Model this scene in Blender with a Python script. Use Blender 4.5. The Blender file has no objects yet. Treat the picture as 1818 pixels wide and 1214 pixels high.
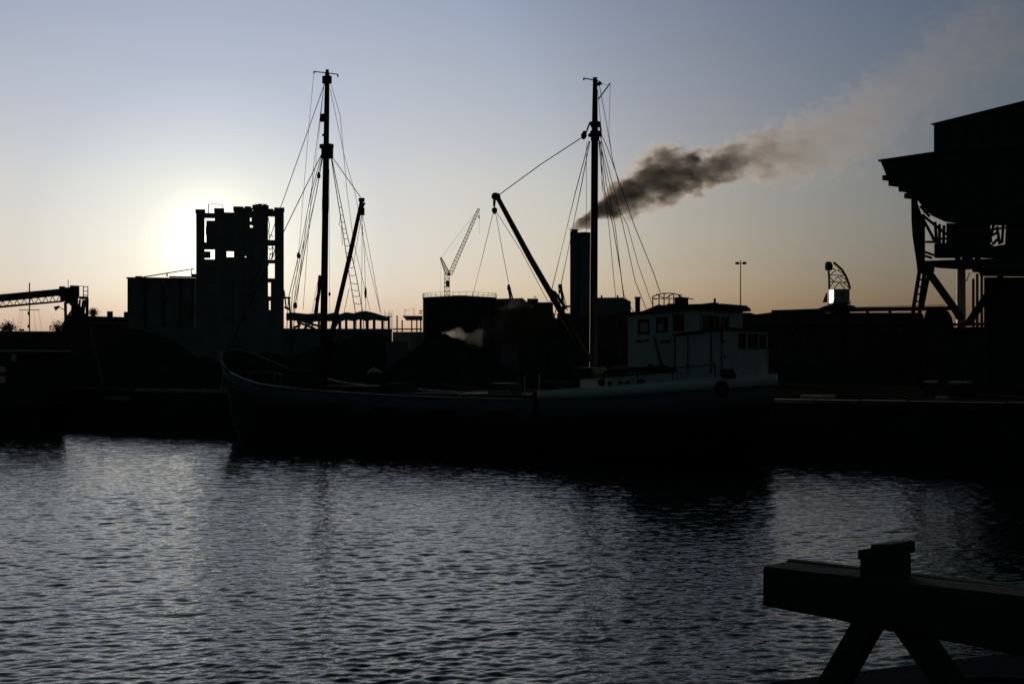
import bpy, bmesh, math, random
from mathutils import Vector, Matrix, noise
random.seed(7)
S = bpy.context.scene
C = S.collection
R = math.radians

# ------------------------------------------------------------------ camera
F = 2525.0; CX = 909.0; HY = 640.0; EYE = 4.0        # focal length and horizon of the photograph (1818 wide)
cd = bpy.data.cameras.new('camera'); cam = bpy.data.objects.new('camera', cd); C.objects.link(cam)
cam.location = (0, 0, EYE); cam.rotation_euler = (R(90), 0, 0)
cd.sensor_width = 36; cd.lens = 50.0; cd.shift_y = (HY - 607) / 1818.0
cd.clip_start = 0.1; cd.clip_end = 9000
S.camera = cam
S.view_settings.view_transform = 'Standard'; S.view_settings.look = 'None'
S.view_settings.exposure = 0; S.view_settings.gamma = 1

# ------------------------------------------------------------------ sky and sun
SUN = Vector((-0.211, 1.0, 0.078)).normalized()
w = bpy.data.worlds.new('World'); S.world = w; w.use_nodes = True
nt = w.node_tree; N = nt.nodes; L = nt.links; N.clear()
def nd(t, **k):
    n = N.new(t)
    for a, b in k.items(): setattr(n, a, b)
    return n
sky = nd('ShaderNodeTexSky', sky_type='NISHITA', sun_disc=False)
sky.sun_elevation = math.asin(SUN.z); sky.sun_rotation = math.atan2(SUN.x, SUN.y)
sky.air_density = 1.0; sky.dust_density = 1.6; sky.ozone_density = 2.2
tc = nd('ShaderNodeTexCoord')
dot = nd('ShaderNodeVectorMath', operation='DOT_PRODUCT'); dot.inputs[1].default_value = SUN
L.new(tc.outputs['Generated'], dot.inputs[0])
ac = nd('ShaderNodeMath', operation='ARCCOSINE', use_clamp=False); L.new(dot.outputs['Value'], ac.inputs[0])
dg = nd('ShaderNodeMath', operation='MULTIPLY'); dg.inputs[1].default_value = 1 / math.pi; L.new(ac.outputs[0], dg.inputs[0])
ramp = nd('ShaderNodeValToRGB'); ramp.color_ramp.interpolation = 'B_SPLINE'; L.new(dg.outputs[0], ramp.inputs[0])
def setramp(r, pts):
    e = r.color_ramp.elements
    while len(e) > 1: e.remove(e[-1])
    e[0].position = pts[0][0]; e[0].color = pts[0][1]
    for p, c in pts[1:]:
        x = e.new(p); x.color = c
# brightness falls away from the sun and goes on falling behind the camera
# the sky is brightest round the sun and goes on getting darker away from it, behind the camera too
TH = [(0, (.186, .289, .785)), (7, (.196, .287, .785)), (14, (.298, .402, .915)), (21, (.328, .388, .742)), (28, (.306, .342, .60)),
      (36, (.29, .30, .44)), (50, (.21, .215, .29)), (70, (.18, .175, .22)), (100, (.155, .145, .175)), (180, (.14, .13, .155))]
setramp(ramp, [(a / 180.0, (*c, 1)) for a, c in TH]); ramp.color_ramp.interpolation = 'LINEAR'
mul = nd('ShaderNodeMix', data_type='RGBA', blend_type='MULTIPLY'); mul.inputs[0].default_value = 1
L.new(sky.outputs[0], mul.inputs[6]); L.new(ramp.outputs[0], mul.inputs[7])
sx = nd('ShaderNodeSeparateXYZ'); L.new(tc.outputs['Generated'], sx.inputs[0])
el = nd('ShaderNodeMath', operation='ARCSINE'); L.new(sx.outputs['Z'], el.inputs[0])
e2 = nd('ShaderNodeMath', operation='MULTIPLY'); e2.inputs[1].default_value = 2 / math.pi; L.new(el.outputs[0], e2.inputs[0])
er = nd('ShaderNodeValToRGB'); L.new(e2.outputs[0], er.inputs[0])
EL = [(0, (.48, .43, .70)), (1.5, (.82, .80, .92)), (3, (1.06, 1.10, 1.08)), (5, (1.26, 1.30, 1.11)), (7, (1.40, 1.42, 1.126)), (14, (1.39, 1.47, 1.178)),
      (18, (1.30, 1.44, .92)), (24, (1.26, 1.42, .72)), (32, (1.34, 1.42, .64)), (50, (1.3, 1.2, .8)), (90, (.9, .85, .6))]
setramp(er, [(a / 90.0, (*c, 1)) for a, c in EL])
mul2 = nd('ShaderNodeMix', data_type='RGBA', blend_type='MULTIPLY'); mul2.inputs[0].default_value = 1
L.new(mul.outputs[2], mul2.inputs[6]); L.new(er.outputs[0], mul2.inputs[7])
glow = nd('ShaderNodeValToRGB'); L.new(dg.outputs[0], glow.inputs[0])
setramp(glow, [(0, (1, .9, .66, 1)), (.8 / 180, (.6, .52, .36, 1)), (1.6 / 180, (.17, .145, .10, 1)), (2.4 / 180, (.06, .050, .034, 1)), (3.4 / 180, (.022, .018, .012, 1)), (5 / 180, (.008, .0064, .0044, 1)), (7.5 / 180, (.0022, .0016, .001, 1)), (12 / 180, (0, 0, 0, 1))])
gs = nd('ShaderNodeMix', data_type='RGBA', blend_type='ADD'); gs.inputs[0].default_value = 1
gm = nd('ShaderNodeVectorMath', operation='SCALE'); gm.inputs['Scale'].default_value = 22.0
L.new(glow.outputs[0], gm.inputs[0])
L.new(mul2.outputs[2], gs.inputs[6]); L.new(gm.outputs[0], gs.inputs[7])
bg = nd('ShaderNodeBackground'); bg.inputs[1].default_value = 0.10
out = nd('ShaderNodeOutputWorld')
L.new(gs.outputs[2], bg.inputs[0]); L.new(bg.outputs[0], out.inputs[0])

sd = bpy.data.lights.new('sun', 'SUN'); so = bpy.data.objects.new('sun', sd); C.objects.link(so)
sd.energy = 2.0; sd.angle = R(0.5); sd.color = (1, .86, .66)
so.rotation_euler = (-SUN).to_track_quat('-Z', 'Y').to_euler(); so.location = (-40, 200, 60)

# ------------------------------------------------------------------ materials
def mat(name, col, rough=.8, var=.25, scale=3.0, bump=.0, metal=0.0, stretch=(1, 1, 1), spec=.3):
    m = bpy.data.materials.new(name); m.use_nodes = True
    n = m.node_tree.nodes; l = m.node_tree.links
    b = n['Principled BSDF']; b.inputs['Roughness'].default_value = rough; b.inputs['Metallic'].default_value = metal
    b.inputs['Specular IOR Level'].default_value = spec
    t = n.new('ShaderNodeTexCoord'); mp = n.new('ShaderNodeMapping'); mp.inputs['Scale'].default_value = stretch
    no = n.new('ShaderNodeTexNoise'); no.inputs['Scale'].default_value = scale; no.inputs['Detail'].default_value = 6; no.inputs['Roughness'].default_value = .62
    l.new(t.outputs['Object'], mp.inputs[0]); l.new(mp.outputs[0], no.inputs[0])
    mx = n.new('ShaderNodeMix'); mx.data_type = 'RGBA'
    mr = n.new('ShaderNodeMapRange'); mr.inputs[1].default_value = .3; mr.inputs[2].default_value = .7; l.new(no.outputs[0], mr.inputs[0])
    l.new(mr.outputs[0], mx.inputs[0])
    mx.inputs[6].default_value = (*[c * (1 - var) for c in col], 1); mx.inputs[7].default_value = (*[min(1, c * (1 + var)) for c in col], 1)
    l.new(mx.outputs[2], b.inputs['Base Color'])
    if bump:
        bp = n.new('ShaderNodeBump'); bp.inputs['Strength'].default_value = .6; bp.inputs['Distance'].default_value = bump
        l.new(no.outputs[0], bp.inputs['Height']); l.new(bp.outputs[0], b.inputs['Normal'])
    return m
M = dict(
    steel=mat('dark_steel', (.05, .05, .048), .85, .35, 2, .01, spec=.12),
    spar=mat('spar_paint', (.04, .036, .02), .7, .3, 1.5, .005, stretch=(4, 4, .5), spec=.15),
    rope=mat('rope', (.06, .055, .045), .9, .3, 30),
    hull=mat('hull_black', (.022, .022, .022), .55, .5, .9, .012, stretch=(1, 1, 3)),
    strake=mat('strake_blue_grey', (.115, .14, .185), .6, .25, 1.2, .008, stretch=(1, 1, 3)),
    white=mat('ship_white', (.60, .62, .62), .5, .13, 1.1, .004, stretch=(1, 1, .35)),
    whiteb=mat('bulwark_white', (.74, .75, .75), .5, .10, 1.5, .004),
    trim=mat('dark_trim', (.035, .03, .028), .6, .3, 4),
    deck=mat('deck', (.06, .055, .045), .85, .3, 2, .01),
    canvas=mat('canvas', (.05, .055, .05), .9, .3, 3, .03),
    glass=mat('window_glass', (.02, .024, .028), .06, .1, 3, spec=.8),
    pale_window_fill=mat('pale_window_fill', (.50, .46, .36), .9, .15, 8),  # pale tone stands in for sky light showing through the wheelhouse windows
    rubber=mat('rubber', (.018, .018, .018), .8, .3, 8),
    concrete=mat('concrete', (.19, .195, .205), .9, .25, .25, .05),
    brick=mat('brick', (.11, .075, .06), .9, .25, .6, .05),
    quay=mat('quay_wall', (.03, .03, .03), .95, .4, .5, .05),
    coping=mat('quay_coping', (.30, .295, .29), .85, .3, .8, .02),
    weathered=mat('weathered_paint', (.12, .125, .13), .9, .4, .8, .02),
    dark_stone=mat('dark_coping', (.05, .05, .05), .95, .4, .8, .02, spec=.1),
    ground=mat('ground', (.022, .022, .022), 1, .45, .12, .15, spec=0),
    heap=mat('heap', (.05, .048, .045), 1, .6, .5, .2, spec=0),
    roof=mat('roof', (.06, .06, .06), .9, .3, .3, .03),
    pale=mat('pale_pipe', (.42, .42, .40), .5, .15, .6, .01),
    cab=mat('cab_paint', (.42, .41, .39), .5, .15, .8, .01),
    wood=mat('tarred_wood', (.05, .045, .04), .75, .4, 5, .012, stretch=(1, 6, 6)),
    apron=mat('near_quay', (.026, .042, .058), 1, .35, 1.7, .02, spec=.02),
    leaf=mat('leaf', (.05, .06, .03), .9, .4, 2),
)
warm_glint = bpy.data.materials.new('painted_sun_glint'); warm_glint.use_nodes = True
_b = warm_glint.node_tree.nodes['Principled BSDF']; _b.inputs['Base Color'].default_value = (.55, .42, .28, 1); _b.inputs['Roughness'].default_value = .34  # tan base colour imitates the low sun's reflection on the cab side
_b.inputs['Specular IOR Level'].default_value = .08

# ------------------------------------------------------------------ mesh helpers
class MB:
    def __init__(s): s.v = []; s.f = []
    def add(s, vs, fs):
        k = len(s.v); s.v += [tuple(v) for v in vs]; s.f += [tuple(i + k for i in f) for f in fs]; return s
    def box(s, a, b):
        x0, y0, z0 = [min(p, q) for p, q in zip(a, b)]; x1, y1, z1 = [max(p, q) for p, q in zip(a, b)]
        return s.add([(x0, y0, z0), (x1, y0, z0), (x1, y1, z0), (x0, y1, z0), (x0, y0, z1), (x1, y0, z1), (x1, y1, z1), (x0, y1, z1)],
                     [(0, 3, 2, 1), (4, 5, 6, 7), (0, 1, 5, 4), (1, 2, 6, 5), (2, 3, 7, 6), (3, 0, 4, 7)])
    def beam(s, p, q, w, h=None):
        h = h or w; p = Vector(p); q = Vector(q); d = (q - p).normalized()
        up = Vector((0, 0, 1)) if abs(d.z) < .97 else Vector((0, 1, 0))
        a = d.cross(up).normalized() * w / 2; b = a.cross(d).normalized() * h / 2
        vs = [p - a - b, p + a - b, p + a + b, p - a + b, q - a - b, q + a - b, q + a + b, q - a + b]
        return s.add(vs, [(0, 3, 2, 1), (4, 5, 6, 7), (0, 1, 5, 4), (1, 2, 6, 5), (2, 3, 7, 6), (3, 0, 4, 7)])
    def tube(s, pts, r, n=8):
        pts = [Vector(p) for p in pts]; rs = r if isinstance(r, (list, tuple)) else [r] * len(pts)
        vs = []; fs = []
        for i, p in enumerate(pts):
            d = (pts[min(i + 1, len(pts) - 1)] - pts[max(i - 1, 0)]).normalized()
            up = Vector((0, 0, 1)) if abs(d.z) < .95 else Vector((0, 1, 0))
            a = d.cross(up).normalized(); b = a.cross(d)
            for k in range(n):
                t = 2 * math.pi * k / n; vs.append(p + (a * math.cos(t) + b * math.sin(t)) * rs[i])
        for i in range(len(pts) - 1):
            for k in range(n):
                fs.append((i * n + k, i * n + (k + 1) % n, (i + 1) * n + (k + 1) % n, (i + 1) * n + k))
        fs.append(tuple(range(n - 1, -1, -1))); fs.append(tuple((len(pts) - 1) * n + k for k in range(n)))
        return s.add(vs, fs)
    def prism(s, poly, y0, y1):            # polygon in the x-z plane pushed along y
        n = len(poly)
        vs = [(x, y0, z) for x, z in poly] + [(x, y1, z) for x, z in poly]
        fs = [tuple(range(n)), tuple(range(2 * n - 1, n - 1, -1))] + [(i, i + n, (i + 1) % n + n, (i + 1) % n) for i in range(n)]
        return s.add(vs, fs)
    def slab(s, poly, z0, z1):             # polygon in the x-y plane pushed along z
        n = len(poly)
        vs = [(x, y, z0) for x, y in poly] + [(x, y, z1) for x, y in poly]
        fs = [tuple(range(n - 1, -1, -1)), tuple(range(n, 2 * n))] + [(i, (i + 1) % n, (i + 1) % n + n, i + n) for i in range(n)]
        return s.add(vs, fs)
    def lattice(s, p, q, w, bays, r, h=None, w2=None):   # four-chord truss
        p = Vector(p); q = Vector(q); d = (q - p).normalized(); h = h or w; w2 = w if w2 is None else w2
        up = Vector((0, 0, 1)) if abs(d.z) < .97 else Vector((0, 1, 0))
        a = d.cross(up).normalized(); b = a.cross(d).normalized()
        def c(i, t):
            k = w + (w2 - w) * t; sa, sb = [(-1, -1), (1, -1), (1, 1), (-1, 1)][i]
            return p.lerp(q, t) + a * sa * k / 2 + b * sb * k / 2 * h / w
        for i in range(4):
            s.beam(c(i, 0), c(i, 1), r * 1.5)
            for j in range(bays):
                t0, t1 = j / bays, (j + 1) / bays
                if j % 2: s.beam(c(i, t0), c((i + 1) % 4, t1), r)
                else: s.beam(c((i + 1) % 4, t0), c(i, t1), r)
                s.beam(c(i, t1), c((i + 1) % 4, t1), r)
        return s
    def build(s, name, m, parent=None, smooth=False, bevel=0, label=None):
        me = bpy.data.meshes.new(name); me.from_pydata(s.v, [], s.f)
        bm = bmesh.new(); bm.from_mesh(me); bmesh.ops.recalc_face_normals(bm, faces=bm.faces); bm.to_mesh(me); bm.free()
        me.materials.append(M[m] if isinstance(m, str) else m)
        if smooth:
            for p in me.polygons: p.use_smooth = True
        o = bpy.data.objects.new(name, me); C.objects.link(o)
        if parent: o.parent = parent
        if bevel:
            bv = o.modifiers.new('bevel', 'BEVEL'); bv.width = bevel; bv.segments = 2
        if label: o['label'] = label
        return o
def tag(o, label, cat, group=None, kind=None):
    if label: o['label'] = label
    if cat: o['category'] = cat
    if group: o['group'] = group
    if kind: o['kind'] = kind
    return o
def xz(p): return (p.x, p.z)
class Frame:
    """a thing's own axes: u along its face, v away from the viewer's side, z up; at() carries a sight line of the
    photograph to the plane v = const of the thing"""
    def __init__(s, px, D, yaw=None, zb=2.3):
        s.o = Vector(((px - CX) / F * D, D, zb)); s.yaw = -math.atan((px - CX) / F) if yaw is None else yaw
        s.u = Vector((math.cos(s.yaw), math.sin(s.yaw), 0)); s.w = Vector((-math.sin(s.yaw), math.cos(s.yaw), 0))
    def at(s, px, py, v=0.0):
        d = Vector(((px - CX) / F, 1, (HY - py) / F)); c = Vector((0, 0, EYE)) - s.o
        t = (v - c.dot(s.w)) / d.dot(s.w); p = c + d * t
        return Vector((p.dot(s.u), v, p.z))
    def U(s, px, v=0): return s.at(px, HY, v).x
    def root(s, name, label, cat, group=None):
        e = bpy.data.objects.new(name, None); C.objects.link(e); e.location = s.o; e.rotation_euler = (0, 0, s.yaw)
        e.empty_display_size = .5
        return tag(e, label, cat, group)
    def rect(s, mb, x0, y0, x1, y1, v0=0.0, v1=.5):      # box whose face fills a photograph rectangle at v0
        a = s.at(x0, y0, v0); b = s.at(x1, y1, v0)
        return mb.box((a.x, v0, a.z), (b.x, v1, b.z))
    def down(s, mb, x0, y0, x1, v0, v1, zb=0.0):         # same, standing on the ground
        a = s.at(x0, y0, v0); b = s.at(x1, y0, v0)
        return mb.box((a.x, v0, zb), (b.x, v1, a.z))
    def rod(s, mb, pts, w, v=0.0, h=None):
        P = [s.at(x, y, v if len(q) == 0 else q[0]) for x, y, *q in pts]
        for a, b in zip(P, P[1:]): mb.beam(a, b, w, h)
        return mb

# ------------------------------------------------------------------ setting
SH = Frame(410, 73.5, math.atan2(-16.5, 24.8), 0.0)      # ship axes: u from bow to stern, v to starboard
SHL = 29.8
def shw(u, v, z=0): return SH.o + SH.u * u + SH.w * v + Vector((0, 0, z))

GZ = 2.3
wm = bpy.data.materials.new('harbour_water'); wm.use_nodes = True
n = wm.node_tree.nodes; l = wm.node_tree.links; b = n['Principled BSDF']
b.inputs['Base Color'].default_value = (.006, .010, .012, 1); b.inputs['Roughness'].default_value = .08; b.inputs['IOR'].default_value = 1.27; b.inputs['Specular Tint'].default_value = (.97, 1, .90, 1)
t = n.new('ShaderNodeTexCoord')
def wave(scale, stretch, rot, detail, dist, warp=0):
    mp = n.new('ShaderNodeMapping'); mp.inputs['Rotation'].default_value = (0, 0, R(rot)); mp.inputs['Scale'].default_value = stretch
    l.new(t.outputs['Object'], mp.inputs[0])
    no = n.new('ShaderNodeTexNoise'); no.inputs['Scale'].default_value = scale; no.inputs['Detail'].default_value = detail
    no.inputs['Roughness'].default_value = .5; no.inputs['Distortion'].default_value = warp
    l.new(mp.outputs[0], no.inputs[0])
    m = n.new('ShaderNodeMath'); m.operation = 'MULTIPLY'; m.inputs[1].default_value = dist; l.new(no.outputs[0], m.inputs[0])
    return m
ws = [wave(1.0, (5, 7.5, 1), -10, 2, .011), wave(1.0, (2.6, 3.4, 1), -20, 1, .018, .3)]
acc = ws[0]
for x in ws[1:]:
    a = n.new('ShaderNodeMath'); a.operation = 'ADD'; l.new(acc.outputs[0], a.inputs[0]); l.new(x.outputs[0], a.inputs[1]); acc = a
bp = n.new('ShaderNodeBump'); bp.inputs['Strength'].default_value = 1; bp.inputs['Distance'].default_value = 1
l.new(acc.outputs[0], bp.inputs['Height']); l.new(bp.outputs[0], b.inputs['Normal'])
far0, far1 = shw(-400, 4.3), shw(400, 4.3)
import numpy as np
rng = np.random.default_rng(11)
D_ = [5.0]
while D_[-1] < 118: D_.append(D_[-1] + max(.04, D_[-1] / 440))
D_ = np.array(D_); T_ = np.linspace(-.52, .52, 500)
X = D_[:, None] * T_[None, :]; Y = np.repeat(D_[:, None], len(T_), 1)
cell = np.maximum(np.maximum(.04, Y / 440), Y * (T_[1] - T_[0]))
Z = np.zeros_like(X); NW = 110
for i in range(NW):
    lam = math.exp(rng.uniform(math.log(.12), math.log(1.5))); k = 2 * math.pi / lam
    th = R(112) + rng.normal(0, .68 if lam < .8 else .45)
    sl = .135 * math.sqrt(2 / NW) * (1.25 if lam < .42 else (.62 if lam < .8 else .3))
    fade = np.clip(lam / cell / 2.5 - .6, 0, 1)
    Z += fade * sl / k * np.sin(k * (X * math.cos(th) + Y * math.sin(th)) + rng.uniform(0, 6.28))
G = 1 + .22 * np.sin(X * .31 + Y * .11 + 1) * np.sin(Y * .17 - X * .09) + .18 * np.sin(X * .9 - Y * .35) * np.sin(Y * .5 + X * .2 + 2)
Z *= G
me = bpy.data.meshes.new('water'); nv = X.size; nr, nc = X.shape
me.vertices.add(nv); me.vertices.foreach_set('co', np.stack([X, Y, Z], -1).astype(np.float32).ravel())
ii = (np.arange(nr - 1)[:, None] * nc + np.arange(nc - 1)[None, :]).ravel()
q = np.stack([ii, ii + 1, ii + nc + 1, ii + nc], -1).astype(np.int32)
me.loops.add(q.size); me.loops.foreach_set('vertex_index', q.ravel())
me.polygons.add(len(q)); me.polygons.foreach_set('loop_start', np.arange(0, q.size, 4, dtype=np.int32)); me.polygons.foreach_set('use_smooth', np.ones(len(q), dtype=bool))
me.update(calc_edges=True); me.materials.append(wm)
o = bpy.data.objects.new('water', me); C.objects.link(o); tag(o, None, None, kind='structure')
o = MB().add([(-500, -200, -.16), (far1.x, far1.y, -.16), (far0.x, far0.y, -.16), (-700, 0, -.16)], [(0, 1, 2, 3)]).build('water', wm); tag(o, None, None, kind='structure')

# far quay: wall, pale coping stones, ground sheet out to the horizon
q0, q1 = -120, 75
o = MB().slab([tuple(shw(q0, 4.25).xy), tuple(shw(q1, 4.25).xy), tuple(shw(q1, 5.4).xy), tuple(shw(q0, 5.4).xy)], -1.5, GZ - .15).build('quay_wall', 'quay'); tag(o, None, None, kind='structure')
u = q0; k = 0
cop = bpy.data.meshes.new('coping_stone')
cm = MB(); cm.box((0, 0, 0), (1.96, .55, .19)); cs = cm.build('coping_stone', 'coping', o, bevel=.02); cs2 = cm.build('coping_stone', 'weathered', o, bevel=.02); cs3 = cm.build('coping_stone', 'dark_stone', o, bevel=.02)
used = set()
first = True
while u < q1 - 2:
    src = cs if -13.5 < u < 3 else (cs2 if 26 < u < 34 else cs3)
    if src in used: c = src.copy(); C.objects.link(c); c.parent = o
    else: c = src; used.add(src)
    p = shw(u, 4.19 + random.uniform(-.012, .012)); c.location = (p.x, p.y, GZ - .148 + random.uniform(0, .015)); c.rotation_euler = (0, 0, SH.yaw)
    u += 2.0
g = [shw(-900, 4.7), shw(900, 4.7), shw(900, 4.7) + SH.w * 4000, shw(-900, 4.7) + SH.w * 4000]
o = MB().add([(p.x, p.y, GZ - .02) for p in g], [(0, 1, 2, 3)]).build('ground', 'ground'); tag(o, None, None, kind='structure')

# near quay under the camera
ea = Vector((1.19, 7.48)); ed = Vector((3.03, 8.40)) - ea; ed.normalize()
en = Vector((ed.y, -ed.x))
P0 = ea - ed * 120; P1 = ea + ed * 60
o = MB().slab([tuple(P0), tuple(P1), tuple(P1 + en * 60), tuple(P0 + en * 60)], -1.5, GZ).build('near_quay', 'apron', bevel=.04); tag(o, None, None, kind='structure')
# ------------------------------------------------------------------ silo and tower
f = Frame(425, 300); r = f.root('concrete_tower', 'tall roofless concrete tower with open bays and crenellated top, beside the grain bins', 'tower')
cols = [(348, 363, 372), (381, 397, 370), (415, 431, 367), (449, 476, 364.5), (488, 504, 369)]
for x0, x1, y in cols:
    m = MB(); f.down(m, x0, y + 6, x1, -.2, 2.0); a = f.at(x0, y + 6, 0); bq = f.at(x1, y, 0)
    m.build('column', 'concrete', r)
    MB().box((a.x - .12, -.35, a.z), (bq.x + .12, 2.2, bq.z)).build('column_cap', 'concrete', r)
def panels(rects, nm='wall_panel', v0=.1, v1=1.2, mt='concrete'):
    for q in rects: m = MB(); f.rect(m, *q, v0=v0, v1=v1); m.build(nm, mt, r)
panels([(363, 378, 381, 387), (397, 377, 415, 400), (431, 374, 449, 384), (476, 374, 488, 384)], 'top_beam')
panels([(366, 391.5, 381, 416), (365, 402, 367, 416), (366, 416, 381, 430), (363, 430, 381, 443), (397, 400, 415, 446), (363, 446, 374, 458), (415, 446, 416, 456), (431, 384, 444, 455), (446.5, 384, 449, 400),
        (444, 384, 446.5, 386), (444, 393, 446.5, 399), (444, 404, 449, 455), (431, 455, 434.5, 460), (437.5, 455, 449, 460), (397, 446, 402.5, 456), (397, 456, 449, 462), (363, 460, 397, 480), (397, 462, 449, 480)])
for y in range(480, 640, 22): panels([(363, y, 381, y + 21.4), (397, y, 415, y + 21.4), (431, y, 449, y + 21.4)])
panels([(363, 460.5, 449, 640)], 'back_wall', 1.3, 1.6)
panels([(476, 426, 488, 435.5), (476, 461, 488, 467), (476, 494, 488, 501)], 'floor_slab', -.1, 1.8)
panels([(481, 501, 488, 526), (476, 526, 488, 534), (476, 534, 477.6, 550), (480.5, 534, 488, 550), (476, 550, 488, 640)])
m = MB()
for q in [[(476, 386), (478.5, 400), (477, 410), (479, 424)], [(479, 421), (482, 416), (484, 421)], [(476, 440), (480, 444), (484, 438), (488, 446)], [(478, 460), (481, 450), (486, 452), (484, 458)], [(484, 436), (483, 460)], [(477, 452), (488, 448)]]:
    f.rod(m, q, .16, .6)
m.build('bent_reinforcement', 'steel', r)
m = MB()
for x, y, s_ in [(434, 371, .5), (440, 369, .7), (444, 371, .5), (480, 373, .6), (484, 375, .5), (470, 364, .4), (456, 364, .35), (462, 363.6, .4)]:
    p = f.at(x, y, .6); m.box((p.x - s_, .2, p.z - .9), (p.x + s_, 1.3, p.z + s_ * .4))
m.build('rubble', 'concrete', r)
m = MB(); f.rod(m, [(375, 360.5), (376, 361.5), (395, 364), (395.5, 370)], .1, 1); f.rod(m, [(375, 360.5), (375, 364)], .08, 1); f.rod(m, [(370.5, 361.5), (370, 378)], .18, 1); m.build('roof_rail', 'steel', r)
panels([(504, 527, 516, 530)], 'balcony', .2, 1.4); m = MB(); f.rod(m, [(513, 528), (515, 555)], .35, .6); f.rod(m, [(505, 545), (514, 549)], .5, .6); f.rod(m, [(504, 515), (508, 545)], .3, .6); m.build('balcony_strut', 'steel', r)

r = f.root('grain_bins', 'row of round concrete grain bins with flat roof, left of the open tower', 'silo')
xs = [225, 257, 289, 321, 352]
for x0, x1 in zip(xs, xs[1:]):
    a, bq = f.U(x0, 2), f.U(x1, 2); c = (a + bq) / 2; rad = (bq - a) / 2
    zt = f.at(x0, 495, 2).z
    MB().tube([(c, 2 + rad, 0), (c, 2 + rad, zt)], rad, 24).build('bin', 'concrete', r, smooth=False)
m = MB(); a = f.at(224, 492, 1.5); q = f.at(350, 495, 1.5); m.box((a.x, 1.5, q.z), (q.x, 6, a.z)); m.build('roof_slab', 'concrete', r)
for q in [(240, 490, 252, 492), (300, 490, 350, 492), (340, 486, 350, 491)]: m = MB(); f.rect(m, *q, v0=2, v1=4.5); m.build('roof_curb', 'concrete', r)
m = MB(); f.rod(m, [(254, 492), (345, 477)], .22, 2.2); f.rod(m, [(340, 477), (340, 490)], .2, 2.2); f.rod(m, [(296, 485), (297, 491)], .3, 2.2); f.rod(m, [(308, 490), (310, 491)], .2, 2.2); m.build('inclined_pipe', 'steel', r)
m = MB(); a = f.at(224, 560, -1); q = f.at(560, 583, -1); m.box((a.x, -1, 0), (q.x, .0 - .25, q.z)); m.build('plinth_wall', 'concrete', r)

# ------------------------------------------------------------------ conveyor on the left
f = Frame(80, 190); r = f.root('conveyor_gantry', 'long covered conveyor rising from the left edge to a head station', 'conveyor')
m = MB(); a = f.at(-60, 528, 0); q = f.at(112, 512, 0); a2 = f.at(-60, 541, 0); q2 = f.at(112, 523.5, 0)
m.prism([(a.x, a.z), (q.x, q.z), (q2.x, q2.z), (a2.x, a2.z)], 0, 1.8); m.build('belt_gallery', 'steel', r)
m = MB(); f.rod(m, [(-60, 551, .0), (112, 535, .0)], .2); f.rod(m, [(-60, 549, 1.8), (112, 534, 1.8)], .15)
for i in range(14):
    x = -58 + i * 12.6; yt = 541 - (x + 60) * .1; yb = 551 - (x + 60) * .093
    f.rod(m, [(x, yt), (x + 6.3, yb), (x + 12.6, yt - 1.2)], .1)
m.build('lower_truss', 'steel', r)
for q in [(105, 508, 116, 518), (116, 510, 124, 538), (124, 507, 141, 528), (107, 518, 124, 534), (141, 526, 157, 530), (124, 528, 139, 541)]:
    m = MB(); f.rect(m, *q, v0=-.3, v1=2.4); m.build('machine_house', 'steel', r, bevel=.08)
m = MB()
for x in (148, 156): f.rod(m, [(x, 508), (x, 528)], .12)
for y in (509, 517, 524): f.rod(m, [(148, y), (156, y)], .1)
f.rod(m, [(121, 497), (121, 512)], .09); f.rod(m, [(125, 507), (148, 508)], .07); m.build('safety_cage', 'steel', r)
for q in [[(116, 536), (117, 585)], [(155, 530), (154, 585)], [(129, 538), (128, 585)], [(117, 566), (136, 540)], [(136, 540), (154, 568)], [(117, 560), (126, 570)], [(148, 532), (144, 556)], [(152, 532), (148, 556)], [(142, 532), (140, 556)]]:
    m = MB(); f.rod(m, q, .38 if q[0][1] < 541 and q[1][1] > 580 else .28, .4); m.build('leg', 'steel', r)
m = MB(); m.prism([xz(f.at(x, y)) for x, y in [(127, 540), (141, 540), (155, 561), (140, 572), (128, 560)]], .3, 1.6); m.build('chute', 'steel', r)
m = MB(); f.rod(m, [(103, 544), (116, 551)], .1, .2); m.build('lamp_arm', 'steel', r)
m = MB(); p = f.at(101, 545, .2); m.tube([p + Vector((-.3, 0, -.25)), p + Vector((.35, 0, .1))], [.32, .12], 10); m.build('lamp_head', 'steel', r)

f = Frame(52, 120); r = f.root('signal_mast', 'thin signal mast with crossyard and thin guy lines, in front of the conveyor', 'mast')
m = MB(); f.rod(m, [(52.3, 502), (52.3, 690)], .1); m.build('pole', 'steel', r)
m = MB(); f.rod(m, [(34, 550), (70, 550)], .06); m.build('crossyard', 'steel', r)
m = MB()
for a, q in [((36, 550), (29, 590)), ((40, 550), (36, 592)), ((60, 550), (64, 592)), ((68, 550), (75, 590)), ((52, 520), (52.5, 550))]: f.rod(m, [a, q], .018)
m.build('guy_line', 'rope', r)
for y0, y1 in ((553, 559), (576, 582)): m = MB(); f.rect(m, 49, y0, 53, y1, v0=-.1, v1=.15); m.build('lamp_box', 'steel', r)

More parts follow.
